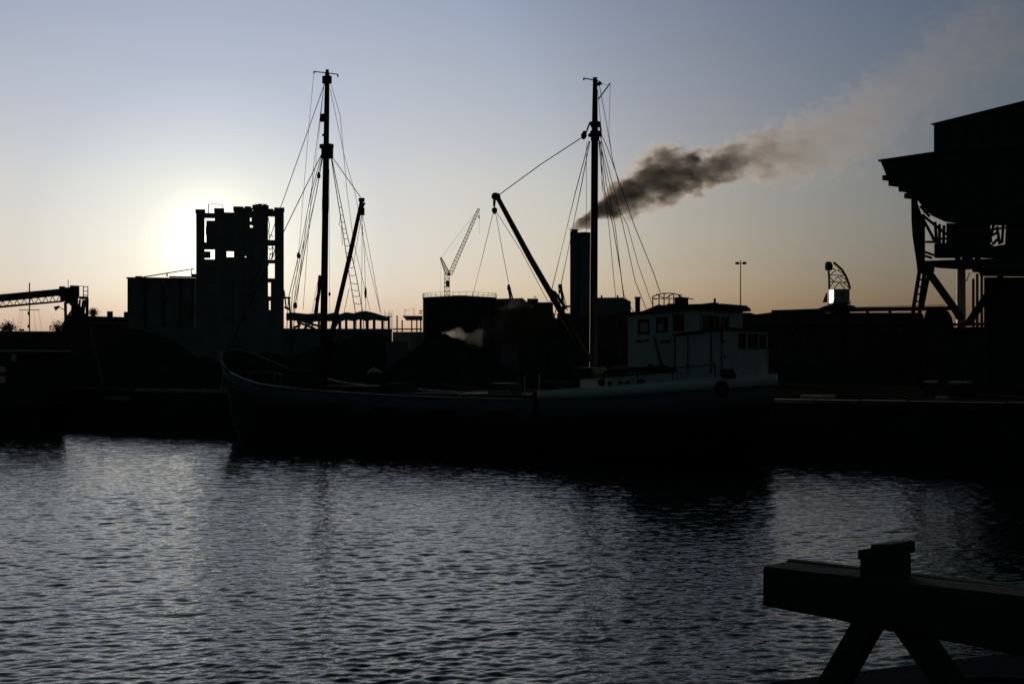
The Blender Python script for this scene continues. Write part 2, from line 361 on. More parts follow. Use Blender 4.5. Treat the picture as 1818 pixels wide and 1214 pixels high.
f = Frame(60, 175); r = f.root('boundary_wall', 'long low dark wall under the conveyor at the left edge', 'wall')
m = MB(); f.down(m, -80, 587, 118, 0, 3); m.build('wall', 'brick', r)
for q in [(4, 581, 11, 587), (34, 584, 43, 587), (88, 578, 90, 587)]: m = MB(); f.rect(m, *q, v0=.5, v1=1.6); m.build('coping_block', 'brick', r)
f = Frame(170, 215); r = f.root('low_shed', 'low flat roofed shed with three square roof vents, left of the grain bins', 'shed')
m = MB(); a = f.at(112, 590, 0); P = [f.at(*p, 0) for p in [(108, 590), (113, 570), (122, 558), (150, 558), (158, 561), (228, 563)]]
q = f.U(228); m.prism([(P[0].x, 0)] + [(p.x, p.z) for p in P] + [(q, 0)], 0, 9); m.build('wall', 'brick', r)
for q in [(162, 553.5, 169, 562), (190, 552.5, 200.5, 562), (220, 553.5, 231, 563)]: m = MB(); f.rect(m, *q, v0=1, v1=1.9); m.build('roof_vent', 'brick', r)
m = MB(); f.rect(m, 160, 574, 240, 575.5, v0=-.3, v1=.0); m.build('gutter', 'pale', r)

def bush(px, py, D, wpx, hpx, label, seed):
    f = Frame(px, D); rr = random.Random(seed)
    rt = f.root('bush', label, 'bush', 'bushes on the skyline at the left'); zt = f.at(px, py, 0).z; H = hpx / F * D; W = wpx / F * D
    m = MB(); lf = MB()
    for i in range(26):
        x = rr.uniform(-W / 2, W / 2); e = (x + rr.uniform(-.3, .3), rr.uniform(-.8, .8), zt - H * .5 + H * (.5 - abs(x) / W) * rr.uniform(.2, 1.3))
        m.tube([(x * .3, 0, zt - H * 1.3), (x * .7, e[1] * .6, zt - H * .7), e], [.05, .03, .012], 4)
        for j in range(26):
            c = Vector(e) + Vector((rr.gauss(0, .28), rr.gauss(0, .25), rr.gauss(-.25, .3))); a1 = Vector((rr.gauss(0, 1), rr.gauss(0, 1), rr.gauss(0, 1))).normalized() * .09; a2 = a1.cross(Vector((rr.gauss(0, 1), rr.gauss(0, 1), 1))).normalized() * .06
            lf.add([c - a1, c + a2, c + a1, c - a2], [(0, 1, 2, 3)])
    m.build('stem', 'leaf', rt); lf.build('foliage', 'leaf', rt)
bush(16, 573, 172, 22, 14, 'small ragged bush on the low wall at the far left edge', 1)
bush(104, 574, 172, 16, 13, 'small ragged bush at the foot of the conveyor legs', 2)
bush(166, 549, 210, 10, 8, 'sparse bush behind the first roof vent of the low shed', 3)

# leaning pole, quay details on the left
f = Frame(170, 84); r = f.root('leaning_pole', 'pale leaning pole standing on the left quay', 'pole')
a = f.at(157, 566, 2.5); q = f.at(184.5, 692, 0); m = MB(); m.tube([(q.x, 0, 0), a], [.10, .07], 8); m.build('pole', 'weathered', r)

# ------------------------------------------------------------------ moored boat at the left edge
f = Frame(-60, 88.5, SH.yaw, 0.0); r = f.root('harbour_launch', 'small dark harbour launch with pale edged cabin roof, cut by the left edge', 'boat')
hw = 1.5
def sec(u_, b_, zr): return [(u_, -b_, zr), (u_ * .98, -b_ * .85, .2), (u_ * .96, -b_ * .3, -.5), (u_ * .96, b_ * .3, -.5), (u_ * .98, b_ * .85, .2), (u_, b_, zr)]
secs = [(-6, 1.2, 1.5), (-5, 1.5, 1.4), (0, 1.6, 1.3), (4, 1.5, 1.4), (6, .9, 1.7), (7, .06, 1.9)]
vs = []; fs = []
for i, q in enumerate(secs):
    vs += sec(*q)
    if i:
        for k in range(5): fs.append(((i - 1) * 6 + k, i * 6 + k, i * 6 + k + 1, (i - 1) * 6 + k + 1))
        fs.append(((i - 1) * 6 + 5, i * 6 + 5, i * 6, (i - 1) * 6))
fs.append((0, 1, 2, 3, 4, 5))
MB().add(vs, fs).build('hull', 'hull', r)
a = f.at(-40, 622, -1.2); q = f.at(62, 623, -1.2)
MB().box((a.x, -1.2, 1.3), (q.x - .3, 1.2, a.z - .1)).build('cabin', 'trim', r)
MB().box((a.x - .2, -1.4, a.z - .1), (q.x, 1.4, a.z)).build('cabin_roof', 'white', r, bevel=.03)
for x0 in (20, 36, 50): m = MB(); f.rect(m, x0, 628, x0 + 9, 641, v0=-1.24, v1=-1.15); m.build('window', 'glass' if x0 != 20 else 'pale_window_fill', r)
m = MB(); f.rect(m, -8, 650, 8, 661, v0=-1.62, v1=-1.5); f.rect(m, -8, 667, 8, 680, v0=-1.62, v1=-1.5); m.build('name_board', 'white', r)
m = MB(); f.rod(m, [(50, 622), (50, 600)], .05, 0); m.build('stub_mast', 'steel', r)

# ------------------------------------------------------------------ wavy shed, platform, tank, cranes
f = Frame(600, 250); r = f.root('shell_roof_shed', 'open shed with a wavy shell roof on thin posts, behind the foremast', 'shed')
seg = [(508, 556, 553), (548, 557, 554), (582, 555, 552), (611, 553, 550), (640, 553, 550), (690, 562, 560)]
tops = [(508, 556), (520, 554.5), (534, 556), (545, 557), (560, 556), (572, 555), (582, 557), (594, 554.5), (604, 557.5), (614, 554), (628, 556), (640, 552.5), (650, 552), (664, 555), (690, 563)]
bots = [(693, 565), (690, 569), (680, 569), (664, 567), (650, 569.5), (640, 566), (628, 569.5), (614, 567), (604, 570.5), (582, 569.5), (560, 570), (545, 572), (520, 568), (508, 568)]
P = [xz(f.at(*p)) for p in tops + bots]
MB().prism(P, 0, 3.5).build('roof', 'concrete', r)
for x, w_ in [(516, .4), (530, .4), (543, .35), (554, .35), (566, .4), (603, .55), (615, .45), (629, .45), (640, .4), (652, .5), (664, .5), (679, .45), (690.5, .4)]:
    m = MB(); p = f.at(x, 583, 1); m.beam((p.x, 1, p.z - 6), (p.x + random.uniform(-.05, .05), 1, p.z + 2.2), w_); m.build('post', 'concrete', r)
for q in [[(527, 571), (560, 584)], [(533, 569), (570, 580)], [(540, 583), (556, 570)], [(520, 582), (534, 577)], [(594, 583), (601, 569)]]:
    m = MB(); f.rod(m, q, .4, 1.2); m.build('brace', 'concrete', r)
m = MB()
for x in (683, 691, 696): f.rod(m, [(x, 551), (x, 590)], .07, -.3)
for y in range(556, 590, 6): f.rod(m, [(683, y), (696, y + 1)], .06, -.3); f.rod(m, [(691, y), (696, y + 5)], .05, -.3)
f.rod(m, [(684, 560), (696, 562)], .1, -.3); m.build('scaffold', 'steel', r)
m = MB(); f.down(m, 500, 583, 696, .2, 6); m.build('base_wall', 'concrete', r)
f2 = Frame(705, 262); r = f2.root('unfinished_platform', 'small raised concrete platform on posts, left of the big round tank', 'platform'); f = f2
m = MB(); P = [xz(f.at(*p)) for p in [(714.5, 560.5), (750, 560.5), (750, 568), (721, 568), (719, 565)]]; m.prism(P, 0, 3); m.build('deck_slab', 'concrete', r)
for x, y in [(705, 560), (714, 568), (731, 566), (740, 566), (747, 566)]: m = MB(); f.down(m, x - 1.2, y, x + 1.2, .5, .9); m.build('post', 'concrete', r)
m = MB(); f.rect(m, 697, 583, 750, 585.5, v0=.4, v1=.7); m.build('beam', 'concrete', r)
m = MB(); f.down(m, 697, 589, 752, .5, 4); m.build('base_wall', 'concrete', r)
m = MB()
for x in (719, 735): f.rod(m, [(x, 548), (x, 561)], .09, .2)
f.rod(m, [(719, 550), (735, 549)], .05, .2); f.rod(m, [(744, 552), (750, 552)], .2, .2); f.rod(m, [(744, 556), (750, 556)], .2, .2); m.build('railing', 'steel', r)

f = Frame(816, 300); r = f.root('round_tank', 'big round storage tank with thin railing on its roof', 'tank')
rad = 67 / F * 300; zt = f.at(816, 527.5, 0).z
MB().tube([(0, rad, 0), (0, rad, zt)], rad, 48).build('tank_wall', 'steel', r, smooth=False)
MB().tube([(0, rad, zt), (0, rad, zt + .18), (0, rad, zt + .75)], [rad + .1, rad + .1, .3], 48).build('tank_roof', 'roof', r)
m = MB()
for i in range(36):
    a = 2 * math.pi * i / 36; a2 = a + 2 * math.pi / 36; h = .95
    p = Vector((rad * math.cos(a), rad + rad * math.sin(a), zt + .15)); q = Vector((rad * math.cos(a2), rad + rad * math.sin(a2), zt + .15))
    m.beam(p, p + Vector((0, 0, h)), .07); m.beam(p + Vector((0, 0, h)), q + Vector((0, 0, h)), .06)
m.build('railing', 'steel', r)
for i in range(6):
    z = zt * i / 6; MB().tube([(0, rad, z), (0, rad, z + .08)], rad + .05, 48).build('hoop', 'steel', r)
f = Frame(930, 305); r = f.root('factory_block', 'dark stepped factory block right of the round tank', 'building')
m = MB(); P = [f.at(*p) for p in [(878, 530.5), (928, 529), (936, 536), (982, 538)]]
m.prism([(P[0].x, 0)] + [(p.x, p.z) for p in P] + [(P[-1].x, 0)], 0, 14); m.build('wall', 'brick', r)
m = MB(); f.rect(m, 936, 530, 955.5, 540, v0=1, v1=5); m.build('roof_cabin', 'brick', r)
m = MB(); f.rect(m, 954, 536.5, 980, 538.5, v0=-.3, v1=5); m.build('roof_edge', 'steel', r)
m = MB(); f.rod(m, [(950, 525), (950, 531)], .1, 2); f.rod(m, [(947, 527), (953, 527)], .1, 2); m.build('antenna', 'steel', r)
for q in [(980, 556, 984, 640), (964, 543, 975, 544.5), (905, 545, 925, 552), (885, 545, 897, 552)]: m = MB(); f.rect(m, *q, v0=-.25, v1=.5); m.build('ledge', 'concrete', r)

f = Frame(793, 460); r = f.root('tower_crane', 'thin pale luffing tower crane rising behind the round tank', 'crane')
m = MB(); a = f.at(793.5, 523, 0); q = f.at(793.5, 487, 0); m.lattice((a.x, 0, 0), (q.x, 0, q.z), 1.6, 22, .11); m.build('mast', 'pale', r)
m = MB(); a = f.at(799, 487, 0); q = f.at(850, 371, 0); m.lattice(a, q, 1.3, 20, .1, w2=.7); m.build('jib', 'pale', r)
m = MB(); a = f.at(795, 487, 0); q = f.at(782.5, 457.5, 0); m.lattice(a, q, 1.5, 8, .12, w2=.4); m.build('back_frame', 'pale', r)
m = MB(); f.rod(m, [(783, 458), (822, 406), (850, 371)], .07); f.rod(m, [(802, 447), (845, 380)], .04); m.build('luffing_rope', 'rope', r)
m = MB(); f.rod(m, [(851, 372), (851.5, 416)], .05); f.rod(m, [(782, 460), (782, 520)], .03); m.build('hoist_rope', 'rope', r)
m = MB(); f.rect(m, 849.3, 382, 851.5, 388, v0=-.2, v1=.2); m.build('hook_block', 'steel', r)
m = MB(); f.rect(m, 791.5, 498, 798.5, 508, v0=-1, v1=.9); m.build('cab', 'cab', r)
m = MB(); f.rect(m, 794, 485, 800, 489, v0=-.8, v1=.8); m.build('pivot', 'steel', r)

f = Frame(1000, 190); r = f.root('derrick_crane', 'small derrick crane behind the heel of the aft boom', 'crane')
m = MB(); f.rect(m, 991, 504.5, 998, 512, v0=0, v1=.6); m.build('head', 'steel', r)
m = MB(); f.rod(m, [(996, 508), (1001, 555)], .32); f.rod(m, [(992, 510), (994, 556)], .14); m.build('mast', 'steel', r)
m = MB(); f.rod(m, [(992, 512), (999, 530), (993, 542), (1001, 552)], .1); f.rod(m, [(998, 514), (1008, 552)], .08); f.rod(m, [(998, 514), (1005, 552)], .06); m.build('stay', 'steel', r)
m = MB(); f.rod(m, [(1003, 544), (1012, 544)], .25); m.build('outrigger', 'steel', r)
m = MB(); f.down(m, 989, 556, 1012, 0, 1.5); m.build('base', 'steel', r)

for x0, x1, y, lab in [(1012, 1026, 407, 'left and slimmer of the two smoking chimneys behind the aft mast'), (1024.6, 1051, 412, 'right and thicker of the two smoking chimneys behind the aft mast')]:
    f = Frame((x0 + x1) / 2, 300); r = f.root('chimney', lab, 'chimney', 'smoking chimneys')
    w_ = (x1 - x0) / 2 / F * 300; z = f.at((x0 + x1) / 2, y, 0).z
    MB().tube([(0, w_, 0), (0, w_, z - 1)], w_, 20).build('stack', 'concrete', r)
    MB().tube([(0, w_, z - 1), (0, w_, z)], w_ * .97, 20).build('rim', 'steel', r)
f = Frame(1090, 290); r = f.root('boiler_house', 'plain block with a chamfered roof corner, just right of the aft mast', 'building')
m = MB(); P = [f.at(*p) for p in [(1030, 528.5), (1106, 528), (1120, 535)]]; m.prism([(P[0].x, 0)] + [(p.x, p.z) for p in P] + [(P[-1].x, 0)], 0, 12); m.build('wall', 'concrete', r)
for x in (1068, 1096.5): m = MB(); f.rect(m, x - 1.5, 524, x + 1.5, 529, v0=2, v1=2.6); m.build('roof_vent', 'steel', r)
f = Frame(1060, 230); r = f.root('long_low_building', 'long low dark building behind the aft mast and wheelhouse', 'building')
m = MB(); P = [f.at(*p) for p in [(975, 564.5), (1010, 564.5), (1012, 560), (1062, 562), (1120, 556), (1250, 558)]]; m.prism([(P[0].x, 0)] + [(p.x, p.z) for p in P] + [(P[-1].x, 0)], 0, 10); m.build('wall', 'brick', r)
for x in range(1064, 1110, 9): m = MB(); f.rect(m, x, 571, x + 6, 577, v0=-.08, v1=.2); m.build('window', 'glass', r)
for x in range(985, 1060, 12): m = MB(); f.rect(m, x, 575, x + 8, 583, v0=-.08, v1=.2); m.build('window', 'glass', r)

# lamp mast
f = Frame(1314, 170); r = f.root('flood_light_mast', 'tall thin floodlight mast with four lamps, right of the wheelhouse', 'lamp post')
z = f.at(1314.5, 462, 0).z; zl = f.at(1314, 467.5, 0).z
MB().tube([(0.05, 0, 0), (0.05, 0, z)], [.09, .05], 8).build('pole', 'steel', r)
MB().beam((-.6, 0, zl), (.7, 0, zl), .1).build('cross_arm', 'steel', r)
for dx in (-.45, -.25, .4, .62):
    MB().box((dx - .11, -.2, zl - .12), (dx + .13, .25, zl + .16)).build('lamp', 'steel', r)

# ------------------------------------------------------------------ warehouse, bridge and quay crane on the right
f = Frame(1500, 185); r = f.root('long_warehouse', 'long dark warehouse with low pitched roof, under the quay crane', 'warehouse')
m = MB(); P = [f.at(*p) for p in [(1290, 555), (1332, 555), (1342, 558), (1380, 553), (1400, 555), (1636, 555), (1640, 560)]]
m.prism([(P[0].x, 0)] + [(p.x, p.z) for p in P] + [(P[-1].x, 0)], 0, 18); m.build('wall', 'brick', r)
m = MB(); f.rect(m, 1342, 575, 1640, 577, v0=-.5, v1=-.0); m.build('eaves', 'roof', r)
for x in range(1350, 1640, 24): m = MB(); f.rect(m, x, 582, x + 14, 592, v0=-.1, v1=.2); m.build('window', 'glass', r)
f = Frame(1667, 170); r = f.root('round_end_shed', 'dark shed with a rounded end, seen between the loader legs', 'shed')
P = [f.at(*p) for p in [(1640, 566), (1644, 552), (1652, 548), (1676, 548), (1684, 553), (1690, 563), (1693, 579)]]
MB().prism([(P[0].x, 0)] + [(p.x, p.z) for p in P] + [(P[-1].x, 0)], 0, 14).build('wall', 'steel', r)
f = Frame(1540, 160, R(-18)); r = f.root('crane_runway', 'long level runway bridge with a thin handrail, carrying the quay crane', 'bridge')
m = MB(); f.rod(m, [(1370, 554), (1530, 549.5), (1700, 547)], .3, 0, .45); m.build('girder', 'steel', r)
m = MB(); f.rod(m, [(1372, 551), (1462, 548), (1522, 545.5), (1678, 541.5)], .06, -.1)
for x in range(1376, 1678, 14): p = f.at(x, 551.5 - (x - 1372) * .031, -.1); m.beam(p, p + Vector((0, 0, -.45)), .05)
m.build('handrail', 'steel', r)
for x in range(1380, 1700, 40): p = f.at(x, 552, .2); m = MB(); m.beam((p.x, .2, 0), (p.x, .2, p.z), .3); m.build('column', 'steel', r)
f = Frame(1492, 158, 0.0); f.o.z = 2.3
r = f.root('quay_crane', 'quay crane with square cab and curved lattice jib, its side window coloured warm as if catching the sun', 'crane')
a = f.at(1480.5, 513, 0); q = f.at(1508.5, 538, 0); dp = 2.3
MB().box((a.x, 0, q.z), (q.x, dp, a.z)).build('cab', 'cab', r, bevel=.04)
for z0, z1, y0, y1 in [(.38, .93, .12, .47), (.38, .93, .53, .88)]:
    zz0 = q.z + (a.z - q.z) * z0; zz1 = q.z + (a.z - q.z) * z1
    MB().box((a.x - .03, dp * y0, zz0), (a.x + .02, dp * y1, zz1)).build('side_window', warm_glint, r)
    MB().box((a.x - .03, dp * y0, q.z + .08), (a.x + .02, dp * y1, zz0 - .08)).build('side_panel', warm_glint, r)  # panel below the window carries the same painted sun glint
m = MB(); f.rect(m, 1492, 519, 1499, 527, v0=-.03, v1=.05); m.build('window', 'glass', r)
m = MB(); f.rect(m, 1478, 537, 1510, 540, v0=-.2, v1=dp + .2); f.rod(m, [(1480, 533.5, -.2), (1480, 538, -.2)], .06); f.rod(m, [(1510, 533.5, -.2), (1510, 538, -.2)], .06); f.rod(m, [(1479, 534, -.2), (1482, 534, -.2)], .05); m.build('cab_platform', 'steel', r)
m = MB(); m.prism([xz(f.at(*p)) for p in [(1457, 547), (1466, 543), (1474, 541), (1510, 541), (1518, 543), (1523, 548), (1510, 551), (1470, 551)]], .2, 1.4); m.build('turntable', 'steel', r)
m = MB(); m.prism([xz(f.at(*p)) for p in [(1464, 536), (1471, 519), (1472.5, 519), (1472.5, 536)]], 1.0, 1.2); m.build('counterweight', 'steel', r)
m = MB()
left = [(1472, 513), (1472, 500), (1471.5, 490), (1471, 479)]; right = [(1509, 513), (1506, 501), (1501, 489), (1494, 478), (1480, 466)]
for v in (.3, 2.3):
    f.rod(m, left, .2, v); f.rod(m, right, .22, v)
    f.rod(m, [(1472, 512), (1480, 500), (1472, 490), (1484, 480), (1474, 474)], .09, v)
    f.rod(m, [(1509, 512), (1497, 502), (1505, 498), (1492, 490), (1500, 487), (1487, 480), (1493, 477)], .09, v)
    f.rod(m, [(1472, 500), (1506, 502)], .09, v); f.rod(m, [(1472, 488), (1500, 489)], .08, v); f.rod(m, [(1480, 513), (1490, 501), (1500, 513)], .09, v); f.rod(m, [(1480, 500), (1488, 490), (1495, 500)], .08, v)
for (x, y) in left + right: m.beam(f.at(x, y, .3), f.at(x, y, 2.3), .09)
m.build('lattice_jib', 'steel', r)
m = MB(); m.prism([xz(f.at(*p)) for p in [(1469, 466), (1473, 463), (1479, 464), (1482, 470), (1481, 478), (1476, 480), (1469, 476)]], .9, 1.4); f.rod(m, [(1465, 474), (1470, 472)], .12, 1); f.rod(m, [(1465, 479), (1471, 480), (1471, 474)], .1, 1); m.build('jib_head', 'steel', r)
m = MB(); p = f.at(1492, 551, 1.2)
m.tube([(p.x, 1.2, p.z - .9), (p.x, 1.2, p.z)], [.9, 1.1], 16)
m.build('pedestal', 'steel', r)

# heaps and walls between the quay and the skyline
def heap(px, py, D, wpx, seed, label, group='heaps of rubble and gravel on the quay'):
    f = Frame(px, D); rr = random.Random(seed); H = f.at(px, py, 0).z; W = wpx / F * D / 2; n = 22; vs = []; fs = []
    for i in range(n + 1):
        for j in range(n + 1):
            x = (i / n * 2 - 1); y = (j / n * 2 - 1); rr_ = math.sqrt(x * x + y * y)
            z = H * max(0, 1 - rr_) ** .8 * (1 + .5 * noise.noise(Vector((x * 2.5, y * 2.5, seed * 3.1)))) + .12 * noise.noise(Vector((x * 9, y * 9, seed)))
            vs.append((x * W, y * W * .5 + W * .5, max(-.05, z)))
    for i in range(n):
        for j in range(n): a = i * (n + 1) + j; fs.append((a, a + n + 1, a + n + 2, a + 1))
    o = MB().add(vs, fs).build('gravel_heap', 'heap'); o.location = f.o; o.rotation_euler = (0, 0, f.yaw)
    tag(o, label, 'heap', group)
heap(640, 592, 170, 420, 1, 'wide dark gravel heap behind the foremast, under the shell roof shed')
heap(250, 585, 190, 330, 2, 'wide dark gravel heap at the foot of the grain bins')
heap(1000, 590, 150, 300, 3, 'dark gravel heap left of the aft mast, below the derrick crane')
heap(790, 605, 140, 240, 4, 'dark gravel heap below the round tank')
heap(60, 600, 150, 260, 5, 'dark gravel heap at the far left behind the harbour launch')
heap(470, 615, 125, 200, 6, 'low dark heap just above the ship bow')
heap(1450, 625, 120, 260, 7, 'low dark heap behind the ship stern')
heap(880, 640, 100, 160, 8, 'low heap on the quay seen over the middle of the ship')
for i, (x, y, w_, D, lab) in enumerate([(905, 612, 30, 118, 'pale skip left of the aft boom heel'), (705, 606, 40, 150, 'pale container below the unfinished platform'), (660, 618, 34, 120, 'dark container right of the foremast foot')]):
    f = Frame(x, D); r = f.root('container', lab, 'container', 'containers on the far quay'); a = f.at(x - w_ / 2, y, 0); q = f.at(x + w_ / 2, y + 14, 0)
    MB().box((a.x, 0, 0), (q.x, 2, a.z)).build('body', 'concrete' if i < 2 else 'steel', r)
    for k in range(6): xx = a.x + (q.x - a.x) * (k + .5) / 6; MB().box((xx - .05, -.06, .1), (xx + .05, .0, a.z - .1)).build('rib', 'concrete' if i < 2 else 'steel', r)
for x, y, w_, lab in [(205, 708, 40, 'pale plank lying low against the left quay wall'), (1450, 700, 60, 'pale beam lying on the right quay'), (1670, 694, 22, 'short pale beam on the right quay under the loader')]:
    f = Frame(x, 82 if x < 900 else (65 if x < 1500 else 62), SH.yaw if x > 900 else SH.yaw); a = f.at(x - w_ / 2, y, 0); q = f.at(x + w_ / 2, y, 0)
    o = MB().box((0, 0, 0), (q.x - a.x, .3, .12)).build('timber', 'coping'); p = f.o + f.u * a.x; o.location = (p.x, p.y, 4 + (HY - y) / F * p.y if x < 900 else GZ); o.rotation_euler = (0, 0, f.yaw); tag(o, lab, 'timber', 'loose timbers along the quay')

# ------------------------------------------------------------------ ore loader at the right
f = Frame(1563, 88, R(-52)); r = f.root('ore_loader', 'huge dark ore loading bridge on steel legs filling the right edge', 'loading bridge')
def poly(pts, v0, v1, name, mt='steel', bevel=0):
    P = [f.at(x, y, v0) for x, y in pts]; return MB().prism([(p.x, p.z) for p in P], v0, v1).build(name, mt, r, bevel=bevel)
poly([(1563, 287), (1573, 284), (1658, 273), (1990, 250), (1990, 460), (1693, 455), (1693, 438), (1680, 433), (1678, 395), (1654, 383), (1641, 370), (1627, 353), (1616, 346), (1611, 341), (1600, 333),
      (1596, 328), (1585, 323), (1574, 313)][:0] or
     [(1563, 286), (1658, 272), (1990, 246), (1990, 398), (1740, 398), (1693, 396), (1678, 394), (1654, 383), (1641, 370), (1627, 354), (1616, 348), (1600, 336), (1585, 325), (1574, 313)], 0, 1.4, 'bunker')
MB().prism([xz(f.at(*p)) for p in [(1572, 288), (1990, 250), (1990, 320), (1620, 315)]], 1.4, 13).build('bunker_rear', 'steel', r)
MB().prism([xz(f.at(*p)) for p in [(1562, 284.5), (1658, 270.5), (1990, 244), (1990, 247), (1658, 273.5), (1565, 288)]], -.25, 14).build('roof_edge', 'roof', r)
for x, y in [(1574, 314), (1585, 324), (1603, 334), (1613, 346)]:
    p = f.at(x, y, 0); MB().box((p.x - .25, -.1, p.z - .2), (p.x + .55, 13, p.z + .1)).build('stiffener', 'steel', r)
poly([(1658, 221), (1748, 197), (1990, 140), (1990, 275), (1658, 275)], 1.2, 13, 'upper_house', 'roof')
P = [f.at(x, y, 1.0) for x, y in [(1656, 222.5), (1656, 220.5), (1990, 138), (1990, 140)]]; MB().prism([(p.x, p.z) for p in P], .8, 13.4).build('roof_sheet', 'roof', r)
u0 = f.at(1658, 222, 1.2).x
for k in range(1, 9):
    MB().box((u0 + k * 1.1, 1.14, f.at(1658, 268, 1.2).z), (u0 + k * 1.1 + .05, 1.2, f.at(1658, 222, 1.2).z)).build('seam', 'roof', r)
# hoppers and machinery below the bunker
poly([(1680, 396), (1748, 398), (1748, 432), (1760, 441), (1745, 458), (1693, 456), (1692, 438), (1680, 433)], .4, 1.0, 'hopper')
poly([(1786, 398), (1990, 398), (1990, 462), (1740, 458), (1745, 440), (1784, 434)], .4, 1.0, 'hopper')
poly([(1658, 432), (1692, 430), (1692, 458), (1658, 458)], .2, .6, 'drive_box', bevel=.05)
m = MB()
for q in [[(1752, 400), (1760, 430)], [(1764, 400), (1757, 428)], [(1748, 410), (1785, 404)], [(1770, 402), (1775, 434)], [(1750, 424), (1772, 412)], [(1781, 400), (1779, 432)], [(1762, 434), (1772, 424)]]: f.rod(m, q, .12, .5)
m.build('bracing', 'steel', r)
m = MB()
for q in [[(1639, 383), (1680, 416)], [(1637, 386), (1660, 428)], [(1660, 394), (1663, 430)], [(1668, 398), (1668, 430)], [(1676, 400), (1675, 432)], [(1623, 352), (1634, 382)], [(1634, 366), (1650, 384)], [(1640, 376), (1662, 377)], [(1655, 424), (1680, 424)], [(1638, 446), (1658, 453)], [(1638, 453), (1654, 458)]]:
    f.rod(m, q, .13, .2)
m.build('truss', 'steel', r)
poly([(1640, 428), (1662, 427), (1662, 431), (1640, 431)], 0, .5, 'walkway')
for x in (1700, 1712, 1722, 1735): m = MB(); f.rod(m, [(x, 455), (x + 2, 470)], .25, 1.0); m.build('hanger', 'steel', r)
# main leg, portal beam and splayed lower legs
poly([(1617.5, 348), (1623, 349), (1626, 382), (1637, 380), (1637, 468), (1627, 466), (1620, 420), (1618, 390)], -.2, .1, 'upper_leg')
poly([(1636, 463), (1990, 452), (1990, 474), (1726, 477), (1700, 478), (1668, 476), (1640, 472)], -.3, .4, 'portal_beam')
poly([(1726, 477), (1990, 474), (1990, 492), (1740, 490), (1738, 484), (1726, 483)], .2, .8, 'lower_beam')
poly([(1636, 582), (1752, 580), (1752, 702), (1636, 702)], .7, 1.0, 'base_wall')
poly([(1627, 466), (1652, 466), (1652, 481), (1648, 486), (1629, 486)], -.4, .0, 'leg_head')
for q in [[(1632, 484), (1622, 546), (1617, 640), (1612, 684)], [(1641, 486), (1633, 546), (1630, 640), (1628, 684)], [(1649, 486), (1637, 546)]]:
    m = MB(); f.rod(m, q, .17, .1); m.build('splayed_leg', 'steel', r)
m = MB()
for y in range(495, 680, 13): f.rod(m, [(1632 - (y - 484) * .13, y), (1641 - (y - 486) * .1, y + 3)], .09, .1)
m.build('leg_lacing', 'steel', r)
for dx in (0, 7): m = MB(); f.rod(m, [(1647 + dx, 486), (1697 + dx, 556), (1702 + dx, 566)], .2, .4); m.build('brace', 'steel', r)
m = MB()
for i in range(9): f.rod(m, [(1649 + i * 6, 490 + i * 8.3), (1656 + i * 6, 488 + i * 8.3)], .12, .4)
m.build('brace_lacing', 'steel', r)
for dx in (0, 6): m = MB(); f.rod(m, [(1714 + dx, 577), (1757 + dx, 514), (1780, 486)], .2, .4); m.build('brace', 'steel', r)
m = MB()
for i in range(7): f.rod(m, [(1718 + i * 6, 570 - i * 8.6), (1725 + i * 6, 572 - i * 8.6)], .12, .4)
m.build('brace_lacing', 'steel', r)
p = f.at(1706.5, 478, 1.2); MB().tube([(p.x, 1.2, 0), (p.x, 1.2, p.z)], [.29, .25], 14).build('pale_column', 'pale', r, smooth=True)
for x, y in ((1728, 495), (1735, 486), (1743, 490)): m = MB(); p = f.at(x, y, 1.4); m.beam((p.x, 1.4, 0), (p.x, 1.4, p.z), .11); m.build('pipe', 'steel', r)
m = MB(); f.rod(m, [(1690, 576), (1760, 575)], .16, .5); m.build('tie_beam', 'steel', r)
poly([(1747, 492), (1990, 492), (1990, 700), (1747, 700)], 1.0, 5, 'machinery_column')
m = MB(); f.rod(m, [(1715, 500), (1722, 484)], .04, .3); m.build('cable', 'rope', r)
f = Frame(1670, 70, SH.yaw); r = f.root('stacked_pallets', 'low stack of pale edged pallets in front of the loader', 'pallets')
for k, (x0, x1, y) in enumerate([(1640, 1656, 676), (1683, 1700, 677), (1706, 1716, 677)]):
    a = f.at(x0, y, 0); q = f.at(x1, y, 0); MB().box((a.x, 0, a.z - .1), (q.x, .8, a.z)).build('pallet', 'pale', r); MB().box((a.x, .02, 0), (q.x, .78, a.z - .1)).build('pallet_block', 'steel', r)

# ------------------------------------------------------------------ the coaster
f = SH; r = f.root('coaster', 'two masted motor coaster with white wheelhouse aft, moored along the far quay', 'ship')
B = 3.1
def hb(u):
    if u < 6.5: return B * math.sqrt(max(0, 1 - (1 - u / 6.5) ** 2.35))
    if u > SHL - 3.4: return B * math.sqrt(max(0, 1 - ((u - (SHL - 3.4)) / 3.4) ** 2.3))
    return B
tab = [(450, 681), (520, 690), (600, 696.5), (700, 702.5), (800, 706), (905, 708.8), (955, 708.5), (1060, 704), (1170, 697), (1290, 688)]
RT = [(0, 4.55), (.5, 4.3), (1, 3.98), (1.8, 3.6), (2.6, 3.35)]
for x, y in tab:
    p = f.at(x, y, -B); RT.append((p.x, p.z))
RT.append((SHL, RT[-1][1] + .05))
def zr(u):
    for (a, za), (b_, zb_) in zip(RT, RT[1:]):
        if u <= b_: return za + (zb_ - za) * (u - a) / (b_ - a)
    return RT[-1][1]
US = [0, .05, .15, .3, .5, .75, 1, 1.4, 1.8, 2.4, 3, 3.8, 4.8, 6] + [7 + i * 1.0 for i in range(18)] + [SHL - 4.4, SHL - 3.4, SHL - 2.6, SHL - 1.9, SHL - 1.3, SHL - .8, SHL - .4, SHL - .18, SHL - .06, SHL]
UA = f.at(955, 700, -B).x
